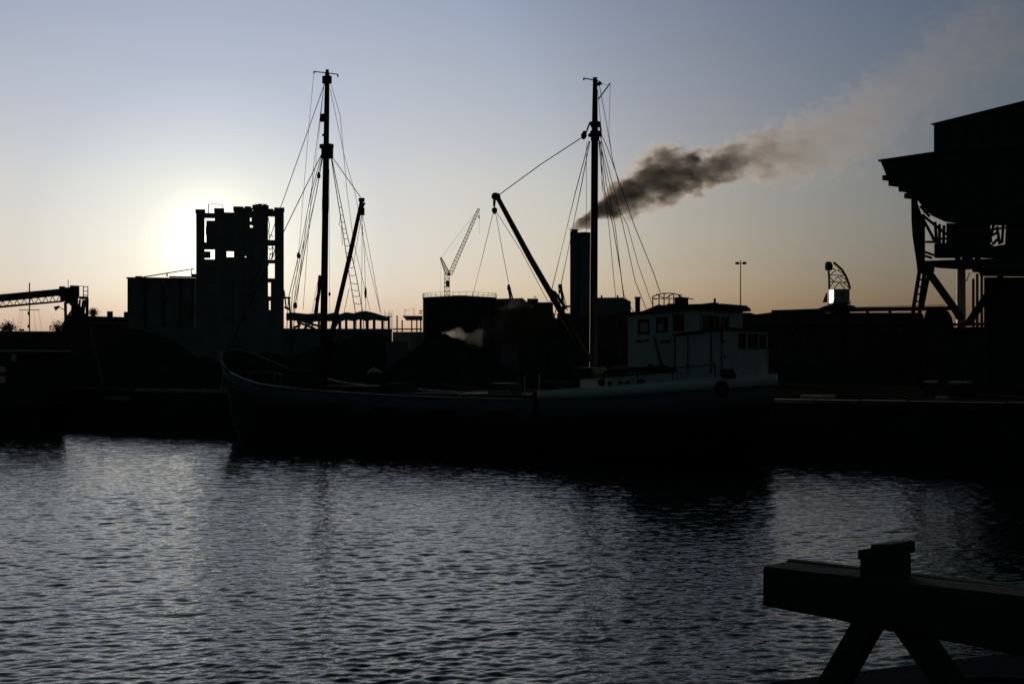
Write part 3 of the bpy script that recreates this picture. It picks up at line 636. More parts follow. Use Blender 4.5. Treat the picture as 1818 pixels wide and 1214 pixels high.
def hullpt(u, k, side):
    """k: 0 rail, 1 strake bottom, 2 .. 5 down to the keel"""
    z0 = zr(u); b_ = hb(u)
    z = [z0, z0 - .42, z0 - .84, .9, .15, -.6, -1.3][k]
    fl = [1, .995, .985, .93, .86, .70, .25][k]
    bowf = max(0, 1 - u / 7) ; stf = max(0, (u - (SHL - 6)) / 6)
    b2 = b_ * fl * (1 - bowf * [0, .03, .07, .22, .30, .40, .6][k]) * (1 - stf * [0, 0, .01, .18, .4, .7, .9][k])
    u2 = u + bowf ** 2 * [0, .12, .24, .62, .85, 1.15, 1.6][k] - stf ** 2 * [0, .02, .06, .7, 1.5, 2.6, 3.2][k]
    return (u2, side * b2, z)
def strip(ks, name, mt, u0=-1, u1=99, sides=(-1, 1)):
    m = MB(); us = [u for u in US if u0 <= u <= u1]
    for s_ in sides:
        vs = [hullpt(u, k, s_) for u in us for k in ks]; n = len(ks)
        m.add(vs, [(i * n + j, (i + 1) * n + j, (i + 1) * n + j + 1, i * n + j + 1) for i in range(len(us) - 1) for j in range(n - 1)])
    o = m.build(name, mt, r, smooth=False)
    bm = bmesh.new(); bm.from_mesh(o.data); bmesh.ops.remove_doubles(bm, verts=bm.verts, dist=.002); bmesh.ops.recalc_face_normals(bm, faces=bm.faces); bm.to_mesh(o.data); bm.free()
    for p in o.data.polygons: p.use_smooth = True
    return o
hl = strip([2, 3, 4, 5, 6], 'hull', 'hull')
st = strip([0, 1, 2], 'bulwark', 'strake'); sm = st.modifiers.new('thick', 'SOLIDIFY'); sm.thickness = .08; sm.offset = -1; st.data.materials.append(M['trim']); sm.material_offset = 1
def railline(k, dz, out, u0=-1, u1=99, w=.09, h=.07, name='rail', mt='trim', step=1):
    m = MB(); us = [u for u in US if u0 <= u <= u1][::step]
    for s_ in (-1, 1):
        P = []
        for u in us:
            x, y, z = hullpt(u, k, s_); P.append(Vector((x, y + s_ * out, z + dz)))
        for a, b_ in zip(P, P[1:]):
            if (b_ - a).length > .01: m.beam(a, b_, w, h)
    return m.build(name, mt, r)
railline(0, .02, -.03, u1=UA, w=.16, h=.05, name='cap_rail', mt='pale')
railline(2, 0, .03, w=.07, h=.09, name='rubbing_strake', mt='trim')
# deck
vs = []; fs = []
for i, u in enumerate(US): b_ = hb(u) * .96; vs += [(u + .05, -b_, zr(u) - .8), (u + .05, b_, zr(u) - .8)]
for i in range(len(US) - 1): fs.append((2 * i, 2 * i + 1, 2 * i + 3, 2 * i + 2))
MB().add(vs, fs).build('deck', 'deck', r)
# freeing ports in the grey strake
for x in (600, 687, 782, 888): 
    p = f.at(x, 0, -B); u = p.x; w_ = .75 if x > 600 else .7; z = zr(u) - .62
    MB().box((u - w_, -B - .012, z - .12), (u + w_, -B + .12, z + .09)).build('freeing_port', 'rubber', r)
# stem post with pale edge
m = MB()
P = [Vector(hullpt(0, k, 1)) for k in (0, 1, 2, 3, 4, 5)]; P = [Vector((p.x - .04, 0, p.z)) for p in P]; m.tube([P[0] + Vector((-.05, 0, .25))] + P, .10, 8); m.build('stem_post', 'weathered', r, smooth=True)
m = MB()
for s_ in (-1, 1):
    P = [Vector(hullpt(u, 0, s_)) + Vector((-.03, s_ * .03, .05)) for u in US if u <= 2.4]; m.tube(P, .06, 6)
m.build('bow_rail', 'weathered', r, smooth=True)
# anchor in its hawse pocket
p = Vector(hullpt(1.0, 2, -1)); m = MB(); m.tube([p + Vector((-.06, -.06, .2)), p + Vector((-.0, -.1, -.6))], .05, 6); m.tube([p + Vector((-.25, -.1, -.35)), p + Vector((0, -.12, -.68)), p + Vector((.28, -.1, -.35))], .06, 6); m.build('anchor', 'pale', r)
# white raised bulwark aft
def white_pts(u, top):
    t = (u - UA) / (SHL - UA); h = .36 + .10 * t
    x, y, z = hullpt(u, 0, 1); return x, y, z + (h if top else .0)
m = MB(); us = [UA] + [u for u in US if u > UA]
for s_ in (-1, 1):
    vs = []
    for u in us:
        for tp in (0, 1): x, y, z = white_pts(u, tp); vs.append((x + (.06 if u > SHL - 1.5 else 0), s_ * (y + .045), z))
    m.add(vs, [(2 * i, 2 * i + 2, 2 * i + 3, 2 * i + 1) for i in range(len(us) - 1)])
wb = m.build('white_bulwark', 'whiteb', r)
bm = bmesh.new(); bm.from_mesh(wb.data); bmesh.ops.remove_doubles(bm, verts=bm.verts, dist=.03); bmesh.ops.recalc_face_normals(bm, faces=bm.faces); bm.to_mesh(wb.data); bm.free()
sm = wb.modifiers.new('thick', 'SOLIDIFY'); sm.thickness = .07; sm.offset = 0
for p_ in wb.data.polygons: p_.use_smooth = True
MB().box((UA - .25, -B - .02, zr(UA) - .75), (UA - .02, -B + .4, zr(UA) + .3)).build('bulwark_end', 'trim', r)
MB().box((UA - .02, -B + .05, zr(UA) - .8), (UA + .06, B - .05, zr(UA) + .36)).build('break_bulkhead', 'whiteb', r)
vs = []; fs = []; ud = [UA + .05] + [u for u in US if u > UA]
for u in ud: b_ = hb(u) * .98; vs += [(u, -b_, zr(u) - .08), (u, b_, zr(u) - .08)]
MB().add(vs, [(2 * i, 2 * i + 1, 2 * i + 3, 2 * i + 2) for i in range(len(ud) - 1)]).build('quarter_deck', 'deck', r)
# stanchion rail over the white bulwark
m = MB(); P = []
for u in [UA + 1.6 + i * 1.55 for i in range(20)]:
    if u > SHL - .4: break
    x, y, z = white_pts(u, 1); P.append(Vector((x, -y + .02, z)))
hh = lambda i: .50
for i, p in enumerate(P): m.beam(p, p + Vector((0, 0, hh(i))), .035)
for a, b_ in zip(P, P[1:]): m.beam(a + Vector((0, 0, hh(0))), b_ + Vector((0, 0, hh(0))), .04)
P2 = [Vector((p.x, -p.y, p.z)) for p in P]
for i, p in enumerate(P2): m.beam(p, p + Vector((0, 0, .5)), .035)
for a, b_ in zip(P2, P2[1:]): m.beam(a + Vector((0, 0, .5)), b_ + Vector((0, 0, .5)), .04)
m.build('stanchion_rail', 'trim', r)

# trunk cabin with portholes
v = -2.35; a = f.at(1030, 673, v); q = f.at(1200, 660, v)
MB().prism([(a.x, 2.3), (a.x, a.z), (q.x, q.z), (q.x, 2.3)], v, 2.35).build('trunk_cabin', 'white', r)
m = MB(); m.prism([(a.x - .1, a.z), (a.x - .1, a.z + .06), (q.x, q.z + .06), (q.x, q.z)], v - .07, 2.42); m.build('trunk_roof', 'trim', r)
for x, y, rr_ in [(1068, 679, .15), (1083, 681, .09), (1102, 680, .09), (1115, 680, .11), (1139, 681, .17)]:
    p = f.at(x, y, v); m = MB(); m.tube([p + Vector((0, -.05, 0)), p + Vector((0, .05, 0))], [rr_, rr_], 16); o = m.build('porthole', 'trim', r)
    m = MB(); m.tube([p + Vector((0, -.06, 0)), p + Vector((0, -.04, 0))], [rr_ * .75] * 2, 16); m.build('glass', 'glass', o)
# wheelhouse
v = -1.95; w0 = f.at(1115, 600, v).x; w1 = f.at(1246, 600, v).x
zt0 = f.at(1115, 559, v).z; zt1 = f.at(1246, 548, v).z
def house(u0, u1, vv, zb0, z0, z1, holes, name):
    """walls with real window openings on the port side; holes in photograph pixels"""
    hs = [(f.at(x0, y0, -vv), f.at(x1, y1, -vv)) for x0, y0, x1, y1 in holes]
    hs = [(a.x, q.x, q.z, a.z) for a, q in hs]; hs.sort(); m = MB()
    cur = u0; zz = lambda u: z0 + (z1 - z0) * (u - u0) / (u1 - u0)
    for (a, b_, lo, hi) in hs:
        m.prism([(cur, zb0), (a, zb0), (a, zz(a)), (cur, zz(cur))], -vv, -vv + .08)
        m.prism([(a, zb0), (b_, zb0), (b_, lo), (a, lo)], -vv, -vv + .08); m.prism([(a, hi), (b_, hi), (b_, zz(b_)), (a, zz(a))], -vv, -vv + .08); cur = b_
    m.prism([(cur, zb0), (u1, zb0), (u1, z1), (cur, zz(cur))], -vv, -vv + .08)
    o = m.build(name, 'white', r)
    for (a, b_, lo, hi) in hs:
        wf = MB(); t_ = .045
        wf.box((a - t_, -vv - .03, lo - t_), (b_ + t_, -vv + .03, lo)); wf.box((a - t_, -vv - .03, hi), (b_ + t_, -vv + .03, hi + t_)); wf.box((a - t_, -vv - .03, lo), (a, -vv + .03, hi)); wf.box((b_, -vv - .03, lo), (b_ + t_, -vv + .03, hi))
        w_ = wf.build('window', 'trim', r)
        MB().box((a, -vv + .03, lo), (b_, -vv + .045, hi)).build('pane', 'glass', w_)
    return hs
hs = house(w0, w1, 1.95, zr(w0), zt0, zt1, [(1135, 569, 1151, 591), (1167, 565, 1184, 588), (1197, 560, 1213, 586)], 'wheelhouse_side')
for (a, b_, lo, hi), (k0, k1, k2) in zip(hs[:2], [(.1, .95, .85), (.05, .62, .6)]):
    MB().box((a + (b_ - a) * k0, -1.95 + .015, lo + .01), (a + (b_ - a) * k1, -1.95 + .028, lo + (hi - lo) * k2)).build('pale_window_fill', 'pale_window_fill', r)  # added pale sheets, sky glimpsed through the windows put in as colour
MB().prism([(w0, zr(w0)), (w1, zr(w0)), (w1, zt1), (w0, zt0)], 1.87, 1.95).build('wheelhouse_side', 'white', r)
MB().box((w0, -1.87, zr(w0)), (w0 + .08, 1.87, zt0)).build('wheelhouse_front', 'white', r)
# aft wall with windows in its own plane
def aftwall(u1, vv, zb0, z1, holes, name, zend):
    """aft wall seen at a slant; holes given as v ranges and z ranges"""
    m = MB(); cur = -vv; zz = lambda v_: z1 + (zend - z1) * (v_ + vv) / (2 * vv)
    def pr(v0, v1, lo0, lo1, hi0, hi1): m.add([(u1 - .08, v0, lo0), (u1, v0, lo0), (u1, v1, lo1), (u1 - .08, v1, lo1), (u1 - .08, v0, hi0), (u1, v0, hi0), (u1, v1, hi1), (u1 - .08, v1, hi1)], [(0, 3, 2, 1), (4, 5, 6, 7), (0, 1, 5, 4), (1, 2, 6, 5), (2, 3, 7, 6), (3, 0, 4, 7)])
    for a, b_, lo, hi in holes:
        pr(cur, a, zb0, zb0, zz(cur), zz(a)); pr(a, b_, zb0, zb0, lo, lo); pr(a, b_, hi, hi, zz(a), zz(b_)); cur = b_
    pr(cur, vv, zb0, zb0, zz(cur), zend); m.build(name, 'white', r)
    for a, b_, lo, hi in holes:
        wf = MB(); t_ = .05
        wf.box((u1 - .02, a - t_, lo - t_), (u1 + .03, b_ + t_, lo)); wf.box((u1 - .02, a - t_, hi), (u1 + .03, b_ + t_, hi + t_)); wf.box((u1 - .02, a - t_, lo), (u1 + .03, a, hi)); wf.box((u1 - .02, b_, lo), (u1 + .03, b_ + t_, hi))
        w_ = wf.build('window', 'trim', r); MB().box((u1 - .045, a, lo), (u1 - .03, b_, hi)).build('pane', 'glass', w_)
def atu(px, py, u_):     # sight line to the cross plane u = const
    d = Vector(((px - CX) / F, 1, (HY - py) / F)); c = Vector((0, 0, EYE)) - f.o
    t_ = (u_ - c.dot(f.u)) / d.dot(f.u); p = c + d * t_; return p.dot(f.w), p.z
def hole(u_, x0, y0, x1, y1): a = atu(x0, y0, u_); q = atu(x1, y1, u_); return (a[0], q[0], q[1], a[1])
aftwall(w1, 1.95, zr(w0), zt1, [hole(w1, 1249, 562, 1262, 583), hole(w1, 1265, 563, 1275, 583), hole(w1, 1282, 565, 1292, 584)], 'wheelhouse_aft_wall', zt1 - .02)
roofp = [(w0 - .35, -2.2), (w1 + .25, -2.2), (w1 + .5, -1.2), (w1 + .5, 1.2), (w1 + .25, 2.2), (w0 - .35, 2.2)]
vs = [(x, y, zt0 + (zt1 - zt0) * (x - w0) / (w1 - w0) + d_ + (.10 if abs(y) < 1.5 and d_ > 0 else 0)) for d_ in (0, .09) for x, y in roofp]
MB().add(vs, [tuple(range(5, -1, -1)), tuple(range(6, 12))] + [(i, (i + 1) % 6, (i + 1) % 6 + 6, i + 6) for i in range(6)]).build('wheelhouse_roof', 'trim', r)
# lower house aft
v = -2.2; l0 = f.at(1198, 620, v).x; l1 = min(f.at(1300, 620, v).x, SHL - 1.0)
lz0 = f.at(1198, 596, v).z; lz1 = f.at(1296, 585.5, v).z
house(l0, l1, 2.2, zr(l0) - .1, lz0, lz1, [], 'deckhouse_side')
MB().prism([(l0, zr(l0)), (l1, zr(l1)), (l1, lz1), (l0, lz0)], 2.12, 2.2).build('deckhouse_side', 'white', r)
aftwall(l1, 2.2, zr(l1) - .1, lz1, [hole(l1, 1312, 594, 1323, 617), hole(l1, 1329, 595, 1344, 617), hole(l1, 1349, 596, 1364, 617)], 'deckhouse_aft_wall', lz1 - .02)
roofp = [(l0 - .05, -2.36), (l1 - .1, -2.36), (l1 + .18, -2.0), (l1 + .18, 2.0), (l1 - .1, 2.36), (l0 - .05, 2.36)]
vs = [(x, y, lz0 + (lz1 - lz0) * (x - l0) / (l1 - l0) + d_) for d_ in (0, .08) for x, y in roofp]
MB().add(vs, [tuple(range(5, -1, -1)), tuple(range(6, 12))] + [(i, (i + 1) % 6, (i + 1) % 6 + 6, i + 6) for i in range(6)]).build('deckhouse_roof', 'trim', r)
for x in (1198, 1221, 1262): m = MB(); f.rod(m, [(x, 597 - (x - 1198) * .1), (x, 664)], .035, -2.23); m.build('corner_bead', 'trim' if x != 1221 else 'strake', r)
m = MB(); f.rect(m, 1284, 600, 1296, 662, v0=-2.24, v1=-2.19); d = m.build('door', 'white', r); m = MB(); f.rod(m, [(1286, 630), (1286, 636)], .04, -2.28); m.build('handle', 'trim', d)
m = MB(); f.rod(m, [(1281, 575), (1281, 604), (1287, 606)], .06, -2.3); m.build('vent_pipe', 'trim', r)
for x, y, w_, h_ in [(1130, 604, 10, 3), (1143, 603, 8, 3), (1173, 604, 16, 4), (1150, 645, 9, 6)]: m = MB(); f.rect(m, x, y, x + w_, y + h_, v0=-2.0, v1=-1.94); m.build('vent_slot', 'trim', r)
m = MB(); f.rod(m, [(1161, 596), (1175, 652)], .05, -2.05); m.build('boat_hook', 'trim', r)
# chimney pipe, cage, skylight and stowed spar on the wheelhouse roof
m = MB(); p = f.at(1132, 556, -.6); q = f.at(1132, 530, -.6); m.tube([(p.x, -.6, p.z - .3), q], .105, 12); c_ = m.build('stove_pipe', 'spar', r); MB().tube([(q.x, -.6, q.z - .02), (q.x, -.6, q.z + .07)], .13, 12).build('pipe_cap', 'trim', c_)
m = MB(); zb_ = f.at(1190, 547, -1).z
for vv in (-1.2, 1.0):
    f.rod(m, [(1158, 529, vv), (1160, 526, vv), (1174, 521, vv), (1190, 520.5, vv), (1203, 523, vv), (1214, 530, vv), (1223, 529, vv)], .04)
    f.rod(m, [(1158, 530, vv), (1223, 530, vv)], .035)
    for x in (1159, 1170, 1179, 1188, 1196, 1206, 1219): f.rod(m, [(x, 529 if x in (1159, 1219) else 523, vv), (x, 546, vv)], .035)
for x, y in [(1158, 530), (1174, 521), (1190, 520.5), (1203, 523), (1223, 530)]: m.beam(f.at(x, y, -1.2), f.at(x + 8, y + 1, 1.0), .035)
f.rod(m, [(1165, 522, -1.2), (1180, 530, -1.2), (1196, 521, -1.2)], .03); m.build('awning_frame', 'trim', r)
m = MB(); f.rect(m, 1197, 527.5, 1211, 546, v0=-.4, v1=.2); m.build('compass_box', 'trim', r, bevel=.03)
m = MB(); f.rect(m, 1184, 539, 1197, 547, v0=-.6, v1=.4); m.build('skylight', 'trim', r)
m = MB(); m.tube([f.at(1137, 556, -1.3), f.at(1166, 546, -1.3), f.at(1266, 544, -1.3)], [.05, .1, .12], 8); m.tube([f.at(1200, 543.5, -1), f.at(1230, 545, -1), f.at(1268, 542.5, -1)], [.06, .09, .13], 8); f.rod(m, [(1206, 536), (1232, 545)], .06, -1); f.rod(m, [(1140, 554), (1172, 541)], .06, -1); m.build('stowed_spar', 'spar', r)
m = MB(); p = f.at(1269, 544, -1.2); m.tube([p + Vector((-.1, 0, 0)), p + Vector((.14, 0, 0))], [.17, .15], 10); m.beam(p + Vector((.0, 0, .1)), p + Vector((0, 0, .32)), .07); m.build('spar_end_fitting', 'trim', r)
m = MB(); f.rod(m, [(1060, 564), (1115, 559)], .05, -1.2); m.build('awning_ridge', 'trim', r)
m = MB(); m.tube([f.at(1073, 661, -1.9), f.at(1090, 657, -1.9), f.at(1140, 656, -1.9), f.at(1180, 654, -1.9), f.at(1197, 657, -1.9)], [.08, .16, .13, .17, .1], 8); m.build('rolled_canvas', 'canvas', r)
m = MB(); f.rect(m, 1282, 662, 1302, 672, v0=-2.7, v1=-2.4); m.build('life_raft_box', 'canvas', r, bevel=.05)
m = MB(); f.rect(m, 1277, 655, 1298, 668, v0=-2.8, v1=-2.45); m.build('bitts_cover', 'canvas', r, bevel=.06)

# masts -------------------------------------------------------------------
def mast(px_b, py_b, px_t, py_t, cuts, base, label=None):
    a = f.at(px_b, py_b, 0); t_ = f.at(px_t, py_t, 0)
    P = []; Rr = []
    for y, wpx in cuts:
        k = (y - py_t) / (py_b - py_t); x = px_t + (px_b - px_t) * k; p = f.at(x, y, 0); D_ = (f.o + f.u * p.x).y; P.append(p); Rr.append(wpx / 2 / F * D_)
    P.append(Vector((P[-1].x, 0, base))); Rr.append(Rr[-1])
    return MB().tube(P, Rr, 14).build('mast', 'spar', r, smooth=True, label=label)
m1 = mast(574.5, 600, 581, 124, [(124, 6), (130, 6), (131, 8), (200, 9.5), (262, 10), (263, 11), (350, 12), (352, 12.5), (370, 12.5), (380, 11.5), (600, 13)], 1.6, 'fore mast')
m2 = mast(1053.5, 640, 1056.5, 138, [(138, 8), (215, 10.5), (216, 11), (240, 12), (242, 12.5), (420, 13), (640, 14)], 2.0, 'aft mast')
def collar(par, pts, name='collar'):
    for x0, y0, x1, y1, dv in pts:
        a = f.at(x0, y0, 0); q = f.at(x1, y1, 0); o = MB().box((a.x, -dv, q.z), (q.x, dv, a.z)).build(name, 'trim', par, bevel=.02)
collar(m1, [(575, 136, 586, 148, .14), (571.5, 257, 588, 263, .2), (574, 263, 588, 281, .17), (570, 203, 577, 216, .1), (573.5, 238, 578, 242, .08)])
collar(m2, [(1049, 217, 1064, 222, .15), (1051, 222, 1062, 226, .12), (1047, 238, 1066, 242, .16), (1050, 233, 1063, 238, .13), (1051, 242, 1062, 250, .12), (1060, 147, 1065, 152, .06)])
m = MB(); f.rod(m, [(557.5, 127.5), (582, 130), (599.5, 132.5), (600, 137)], .05, 0); f.rod(m, [(557.5, 127), (557.5, 131)], .05, 0); m.build('cross_arm', 'trim', m1)
m = MB(); f.rod(m, [(1036.5, 143), (1036.5, 139), (1053, 142.5)], .05, 0); f.rod(m, [(1058, 143), (1066, 146), (1068, 151)], .05, 0); m.build('cross_arm', 'trim', m2)
m = MB(); f.rod(m, [(1062, 177), (1083.5, 148)], .04, 0); m.build('gaff_arm', 'trim', m2)
m = MB(); f.rod(m, [(1047, 219), (1044, 226), (1042, 232), (1039, 238)], .05, 0); f.rod(m, [(1065, 222), (1067, 232), (1066, 237)], .06, 0); m.build('shackle', 'trim', m2)
for s_, (x, y) in enumerate([(1036.5, 241), ]): 
    p = f.at(x, y, 0); m = MB(); m.tube([p + Vector((.06, 0, .2)), p, p + Vector((-.03, 0, -.16))], [.07, .14, .06], 8); m.build('block', 'trim', m2)
# booms
def boom(pts, wpx, name='boom'):
    P = [f.at(x, y, v_) for x, y, v_ in pts]; Rr = [w_ / 2 / F * (f.o + f.u * p.x + f.w * p.y).y for w_, p in zip(wpx, P)]
    return MB().tube(P, Rr, 10).build(name, 'spar', r, smooth=True)
b1 = boom([(578, 640, .3), (599, 548, .3), (622, 450, .3), (643, 353, .3)], [9, 8.5, 8, 6.5])
m = MB()
for x0, y0, x1, y1 in [(639, 352, 645, 358), (640, 360, 646, 364), (639, 370, 645, 382), (641, 364, 644, 370)]: a = f.at(x0, y0, .3); q = f.at(x1, y1, .3); m.box((a.x, .2, q.z), (q.x, .4, a.z))
m.build('boom_head', 'trim', b1)
b2 = boom([(1047, 640, -.3), (1000, 560, -.3), (940, 456, -.3), (884, 352, -.3)], [12, 11.5, 10.5, 8.5])
m = MB()
p = f.at(880.5, 349, -.3); m.tube([p + Vector((0, -.12, 0)), p + Vector((0, .12, 0))], .17, 10); m.build('boom_head', 'trim', b2)
m = MB(); f.rod(m, [(879, 352), (877.5, 368)], .06, -.3); f.rod(m, [(876, 355), (876, 366)], .03, -.3); p = f.at(878, 374, -.3); m.tube([p + Vector((0, 0, .14)), p + Vector((0, 0, .08)), p + Vector((0, 0, -.05)), p + Vector((0, 0, -.16))], [.05, .13, .12, .03], 8); m.build('block', 'trim', b2)
m = MB(); p = f.at(903, 505, -.3); m.tube([p, p + Vector((.02, 0, -.2)), p + Vector((.05, 0, -.32))], [.05, .09, .05], 8); f.rod(m, [(903, 510), (906, 530)], .07, -.3); f.rod(m, [(905, 511), (910, 530)], .05, -.3); m.build('cargo_hook', 'trim', b2)
m = MB(); f.rod(m, [(977, 515), (985, 519), (1005, 548)], .1, -.3); m.build('boom_band', 'trim', b2)
# standing and running rigging, one object per line
def line(name, pts, rad=.016, n=5):
    P = [f.at(x, y, v_) for x, y, v_ in pts]; return MB().tube(P, rad, n).build(name, 'rope', r)
line('forestay', [(576, 150, 0), (499.5, 365, 0), (407, 626, 0)], .018)
line('forestay', [(573, 270, 0), (503, 413, 0), (403, 628, 0)], .022)
line('aerial_wire', [(557.5, 128, 0), (548, 230, -.3), (533, 415, -1), (520, 560, -2)], .010)
for P_, rd in [([(575, 150, 0), (566.5, 236, -.5), (561, 290, -1), (545, 380, -1.8), (527, 540, -2.9)], .012), ([(575, 152, 0), (568, 210, -.4), (556, 300, -1), (551, 370, -1.6), (538, 550, -2.9)], .012)]: line('backstay', P_, rd)
for P_, rd in [([(572, 272, 0), (553, 340, -1), (531, 450, -1.8), (512, 530, -2.4), (504, 690, -2.9)], .02), ([(573, 276, 0), (557, 340, -1), (533, 458, -1.8), (519, 520, -2.3), (510, 690, -2.9)], .018),
               ([(573, 278, 0), (562, 340, -1), (544, 430, -1.8), (524, 540, -2.4), (515, 690, -2.9)], .022), ([(573, 280, 0), (560, 350, -1), (541, 430, -1.8), (521, 541, -2.5), (512, 690, -2.95)], .016)]: line('shroud', P_, rd)
for x, y in ((566, 312), (530, 454), (524.5, 543)): p = f.at(x, y, -1.5); m = MB(); m.tube([p + Vector((0, 0, .16)), p, p + Vector((0, 0, -.13))], [.05, .1, .06], 6); m.build('block', 'trim', r)
line('shroud', [(585, 142, 0), (604, 205, .5), (616, 340, 1.2), (628, 430, 2), (657, 551, 2.8)], .012)
line('shroud', [(586, 158, 0), (612, 280, .8), (631, 345, 1.3), (650, 450, 2), (676, 556, 2.8)], .012)
la = [(588, 280, .2), (597, 338, .8), (607, 400, 1.5), (622, 500, 2.3), (632, 560, 2.8), (634, 640, 2.9)]; lb = [(589, 280, .2), (602, 345, .8), (615, 410, 1.5), (633, 492, 2.3), (645, 560, 2.8), (648, 640, 2.9)]
line('shroud', la, .022); line('shroud', lb, .022)
def along(tb, y):
    for (x0, y0, v0), (x1, y1, v1) in zip(tb, tb[1:]):
        if y0 <= y <= y1: k = (y - y0) / (y1 - y0); return (x0 + (x1 - x0) * k, y, v0 + (v1 - v0) * k)
for i, y in enumerate([367, 381, 393, 405, 413, 423, 435, 448, 461, 474, 488, 502, 514, 525, 538]):
    a = along(la, y); b_ = along(lb, y + random.uniform(-1, 2)); mid = ((a[0] + b_[0]) / 2, y + 2.2, a[2]); line('ratline', [a, mid, b_], .016, 4)
line('loose_rope', [(605, 380, 1.2), (602, 400, 1.3), (606, 402, 1.4), (608, 435, 1.6)], .014)
line('topping_lift', [(587, 275, 0), (640, 350, .3)], .02)
line('topping_lift', [(1038, 241, 0), (960, 292, -.15), (886, 346, -.3)], .022)
for q in [[(642, 383, .3), (647, 450, 1), (649, 515, 1.5), (650, 640, 2)], [(644, 383, .3), (655, 440, 1), (676, 556, 2)], [(642, 384, .3), (632, 440, .8), (628, 470, 1.2)], [(643, 380, .3), (642, 560, 1)]]: line('boom_guy', q, .012)
for x, y in ((649, 520), ): p = f.at(x, y, 1.6); m = MB(); m.tube([p + Vector((0, 0, .25)), p, p + Vector((0, 0, -.25))], [.04, .07, .04], 6); m.build('block', 'trim', r)
line('halyard', [(584.5, 300, 0), (585, 520, .2), (585.5, 590, .3)], .008)
p = f.at(585, 522, .2); MB().tube([p + Vector((0, 0, .1)), p, p + Vector((0, 0, -.1))], [.03, .07, .03], 6).build('block', 'trim', r)
m = MB(); f.rod(m, [(568, 489, -.2), (566, 520, -.3), (560, 556, -.5)], .12); m.build('tackle', 'trim', r); line('tackle_fall', [(566, 491, -.2), (553, 560, -.6)], .012); line('tackle_fall', [(568, 491, -.2), (564, 560, -.4)], .02); line('tackle_fall', [(620, 512, .5), (611, 555, .6)], .014)
p = f.at(563, 532, -.4); MB().tube([p + Vector((0, 0, .16)), p, p + Vector((0, 0, -.16))], [.05, .1, .05], 6).build('block', 'trim', r)
# aft mast rigging
for q in [[(1046, 250, 0), (1022, 340, -1), (980, 513, -2.6), (962, 690, -3)], [(1047, 252, 0), (1030, 340, -1), (996, 506, -2.2), (985, 560, -2.6), (975, 690, -3)]]: line('shroud', q, .02)
line('halyard', [(1041, 252, -.1), (1041, 430, -.2), (1040, 560, -.3)], .011)
for q, rd in [([(1065, 240, 0), (1070, 258, .4), (1106, 400, 1.6), (1128, 500, 2.4), (1147, 548, 2.8)], .016), ([(1068, 240, 0), (1078, 262, .4), (1126, 400, 1.3), (1160, 484, 1.8), (1172, 519, 2.1)], .018),
              ([(1064, 250, 0), (1074, 340, .8), (1088, 400, 1.2), (1102, 485, 1.9), (1107, 525, 2.4), (1120, 640, 2.9)], .018), ([(1063, 252, 0), (1069, 320, .6), (1081, 400, 1.2), (1093, 527, 2.2), (1100, 640, 2.8)], .014),
              ([(1065, 250, 0), (1086, 345, 1), (1114, 400, 1.5), (1133, 470, 2), (1158, 541, 2.5)], .014), ([(1066, 252, 0), (1077, 330, .8), (1092, 400, 1.2), (1104, 500, 2), (1108, 525, 2.4), (1126, 556, 2.7)], .016)]: line('shroud', q, rd)
line('topmast_stay', [(1064, 150, 0), (1075, 210, .1), (1087, 280, .2), (1100, 333, .4)], .014); line('topmast_stay', [(1061, 160, 0), (1067, 225, .1), (1069, 340, .2)], .012); line('signal_halyard', [(1083.5, 149, 0), (1081, 235, .1), (1086, 275, .2)], .009); line('signal_halyard', [(1067, 147, 0), (1078, 152, 0)], .009)
for q in [[(875.5, 378, -.3), (858, 450, -1), (838, 530, -2), (820, 702, -2.9)], [(880, 378, -.3), (891, 440, -.3), (903, 503, -.3)], [(881, 376, -.3), (925, 445, -.6), (972, 534, -1), (985, 560, -1.2)]]: line('cargo_rope', q, .013)
line('cargo_rope', [(888, 360, -.3), (935, 450, -.35), (1000, 566, -.4)], .01)

# hatches, winch, windlass and deck clutter
def deckbox(name, x0, x1, vv0, vv1, h, mt, bevel=.03):
    a = f.U(x0, 0); b_ = f.U(x1, 0); zz = zr((a + b_) / 2) - .8
    return MB().box((a, vv0, zz), (b_, vv1, zz + h)).build(name, mt, r, bevel=bevel)
h1 = deckbox('hatch_coaming', 600, 700, -1.7, 1.7, .95, 'deck'); deckbox('hatch_cover', 598, 702, -1.75, 1.75, 1.02, 'canvas')
h2 = deckbox('hatch_coaming', 740, 1000, -1.8, 1.8, .85, 'deck'); deckbox('hatch_cover', 738, 1002, -1.85, 1.85, .93, 'canvas')
for x0, x1, vv, zo in [(768, 845, -1.9, .95), (800, 900, -1.7, 1.0), (815, 905, -2.2, .92)]:
    a = f.at(x0, 700, vv).x; b_ = f.at(x1, 700, vv).x; zz = zr(a) - .8 + zo; m = MB(); m.beam((a, vv, zz), (b_, vv + .1, zz + .07), .12, .05); m.build('hatch_board', 'pale', r)
a = f.U(577, 0); zz = zr(a) - .8
for vv in (-.6, .6): MB().tube([(a + .5, vv - .18, zz + .6), (a + .5, vv + .18, zz + .6)], .26, 12).build('winch_drum', 'trim', r)
MB().box((a + .2, -.9, zz), (a + .9, .9, zz + .55)).build('winch_bed', 'trim', r, bevel=.03)
a = f.U(1052, 0); zz = zr(a) - .2
MB().box((a - 1.0, -1.0, zz - .6), (a + .1, 1.0, zz + .5)).build('mast_house', 'trim', r, bevel=.03)
for vv in (-.7, .7): MB().tube([(a - 1.2, vv - .25, zz + .35), (a - 1.2, vv + .25, zz + .35)], .28, 12).build('winch_drum', 'canvas', r)
MB().box((1.6, -.7, zr(2) - .75), (2.6, .7, zr(2) - .1)).build('windlass', 'trim', r, bevel=.05)
